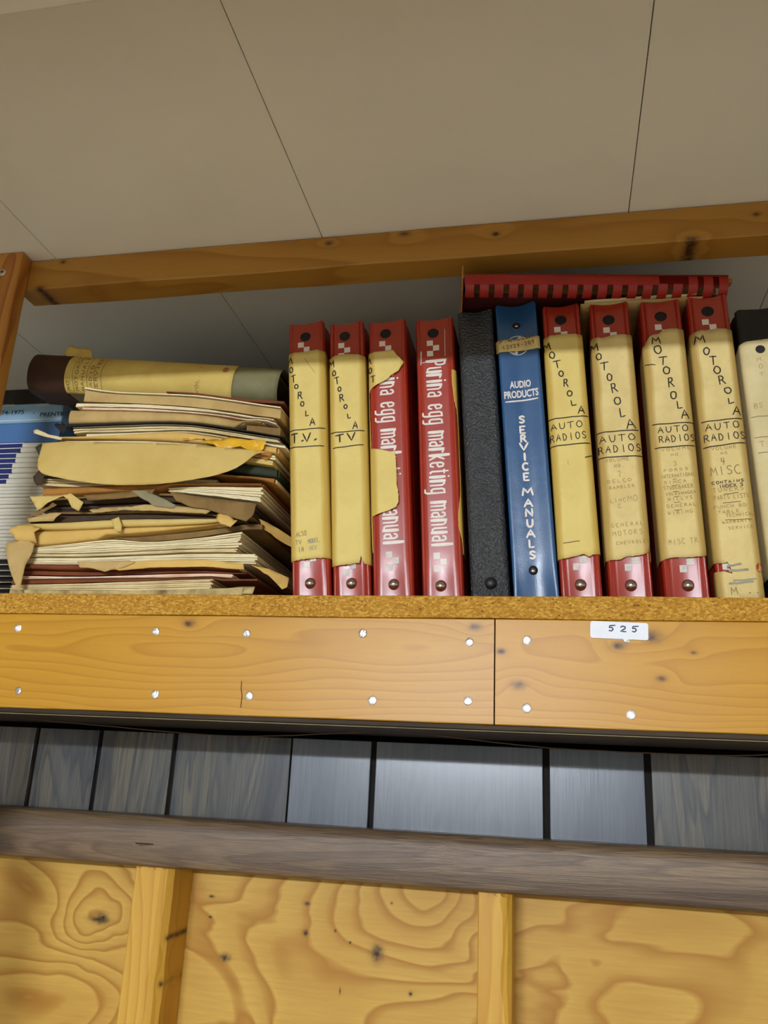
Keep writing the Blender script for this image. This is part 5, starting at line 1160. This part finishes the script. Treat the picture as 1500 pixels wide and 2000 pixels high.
# ================================================================= magazines and directory at the far left
YM = .83
ORD = 'first second third fourth fifth sixth seventh eighth ninth tenth eleventh twelfth thirteenth fourteenth fifteenth sixteenth seventeenth eighteenth nineteenth twentieth twenty-first'.split()
def mag_stack():
    xL = P(-120, 950, YM).x; xr = P(200, 950, YM).x
    z = zc(zs) + .0002; groups = []
    zt_black = P(60, 1092, YM).z; zt_white = P(60, 943, YM).z; zt_blue = P(60, 864, YM).z
    def fill(z, ztop, n, kind):
        h = (ztop - z) / n
        for k in range(n):
            groups.append((z, h, kind, k)); z += h
        return z
    z = fill(z, zt_black, 9, 'black'); z = fill(z, zt_white, 21, 'white'); z = fill(z, zt_blue, 8, 'blue')
    protos = {}
    for (z, h, kind, k) in groups:
        xo = random.uniform(-.0015, .0015); yo = random.uniform(-.0012, .0012)
        nth = ORD[{'black': 9, 'white': 21, 'blue': 8}[kind] - 1 - k]
        lab = {'black': '%s black-spined magazine from the top of the black ones, far left pile', 'white': '%s plain white-spined magazine from the top of the white ones, far left pile', 'blue': '%s navy-ended white magazine from the top, far left pile, under the blue directory'}[kind] % nth
        if kind not in protos:
            t = thing('magazine', (0, 0, 0), lab, 'magazine', {'black': 'black-spined magazines at the far left', 'white': 'white-spined magazines at the far left', 'blue': 'navy-ended magazines at the far left'}[kind])
            L_ = xr - xL; hh = h * .93
            def spine(x0, x1, mat, nm):
                bm = bmesh.new(); n = 8; a_, b_ = [], []
                for i in range(n + 1):
                    th = math.pi * i / n; y = -.0012 * math.sin(th); zz = hh * (1 - math.cos(th)) / 2; a_.append(bm.verts.new((x0, y, zz))); b_.append(bm.verts.new((x1, y, zz)))
                a_.append(bm.verts.new((x0, .20, hh))); b_.append(bm.verts.new((x1, .20, hh))); a_.insert(0, bm.verts.new((x0, .20, 0))); b_.insert(0, bm.verts.new((x1, .20, 0)))
                for i in range(len(a_) - 1): bm.faces.new((a_[i], b_[i], b_[i + 1], a_[i + 1]))
                bm.faces.new(a_[::-1]); bm.faces.new(b_); bmesh.ops.recalc_face_normals(bm, faces=bm.faces)
                smooth(obj(nm, bm, M[mat], t), 70)
            if kind == 'blue':
                xm = P(31, 900, YM).x - xL
                spine(0, xm, 'mag_blue', 'spine_block'); spine(xm + .0001, L_, 'mag_white', 'spine')
                obj('white_line', box(bmesh.new(), 0, xm + .002, -.0013, .0, hh * .80, hh * .97), M['mag_white'], t)
            elif kind == 'black':
                spine(0, L_, 'mag_black', 'spine'); obj('white_line', box(bmesh.new(), 0, L_ * .8, -.0013, 0, hh * .02, hh * .18), M['mag_white'], t)
            else: spine(0, L_, 'mag_white', 'spine')
            obj('pages', box(bmesh.new(), .001, L_ - .001, .202, .208, .0003, hh - .0003), M['page'], t, kind='stuff')
            protos[kind] = t; r = t
        else:
            r = protos[kind].copy(); COL.objects.link(r); r['label'] = lab
            for ch in list(protos[kind].children):
                c_ = ch.copy(); COL.objects.link(c_); c_.parent = r
        sh_ = 0
        if kind == 'blue': sh_ = .0018 * (k - 4) * .9 + (random.uniform(-.001, .001))
        r.location = (xL + xo + sh_, YM + yo, z)
    return groups[-1][0] + groups[-1][1]
ztm = mag_stack()
xL, xr = P(-120, 830, YM).x, P(119, 830, YM).x; zd1 = P(60, 789, YM).z; zd0 = ztm + .0003
t = thing('directory', (xL, YM, zd0), 'thick light blue directory dated 1974-1975 on top of the far left magazines', 'book')
hd = zd1 - zd0; Ld = xr - xL
obj('lower_spine', box(bmesh.new(), 0, Ld, 0, .2, 0, hd * .50, .0012), M['midblue'], t, 'darker blue lower half')
up = obj('cover', box(bmesh.new(), 0, Ld, -.0012, .2, hd * .50, hd, .0018), M['lightblue'], t)
kq = 1 / 1640.
def dirprint(txt, px, py, h, w, mat, bold=.01):
    q = P(px, py, YM); bm = bmesh.new(); font_mesh(bm, txt, lambda u, v: Vector((q.x - xL + u, -.0015, q.z - zd0 + v)), w * kq, h * kq, bold); obj('printed_word', bm, M[mat], up)
dirprint('1974-1975', -8, 812, 9, 64, 'teal_ink'); dirprint('•', 66, 809, 2.5, 2.5, 'teal_ink'); dirprint('PRENTICE', 79, 815, 9, 66, 'teal_ink')
dirprint('FEDERAL', 0, 795, 4, 36, 'mag_white', 0); dirprint('TAXES', 71, 795, 4, 30, 'mag_white', 0)
obj('white_line', box(bmesh.new(), 0, Ld, -.0015, -.001, hd * .56, hd * .575), M['mag_white'], up)
#@@END
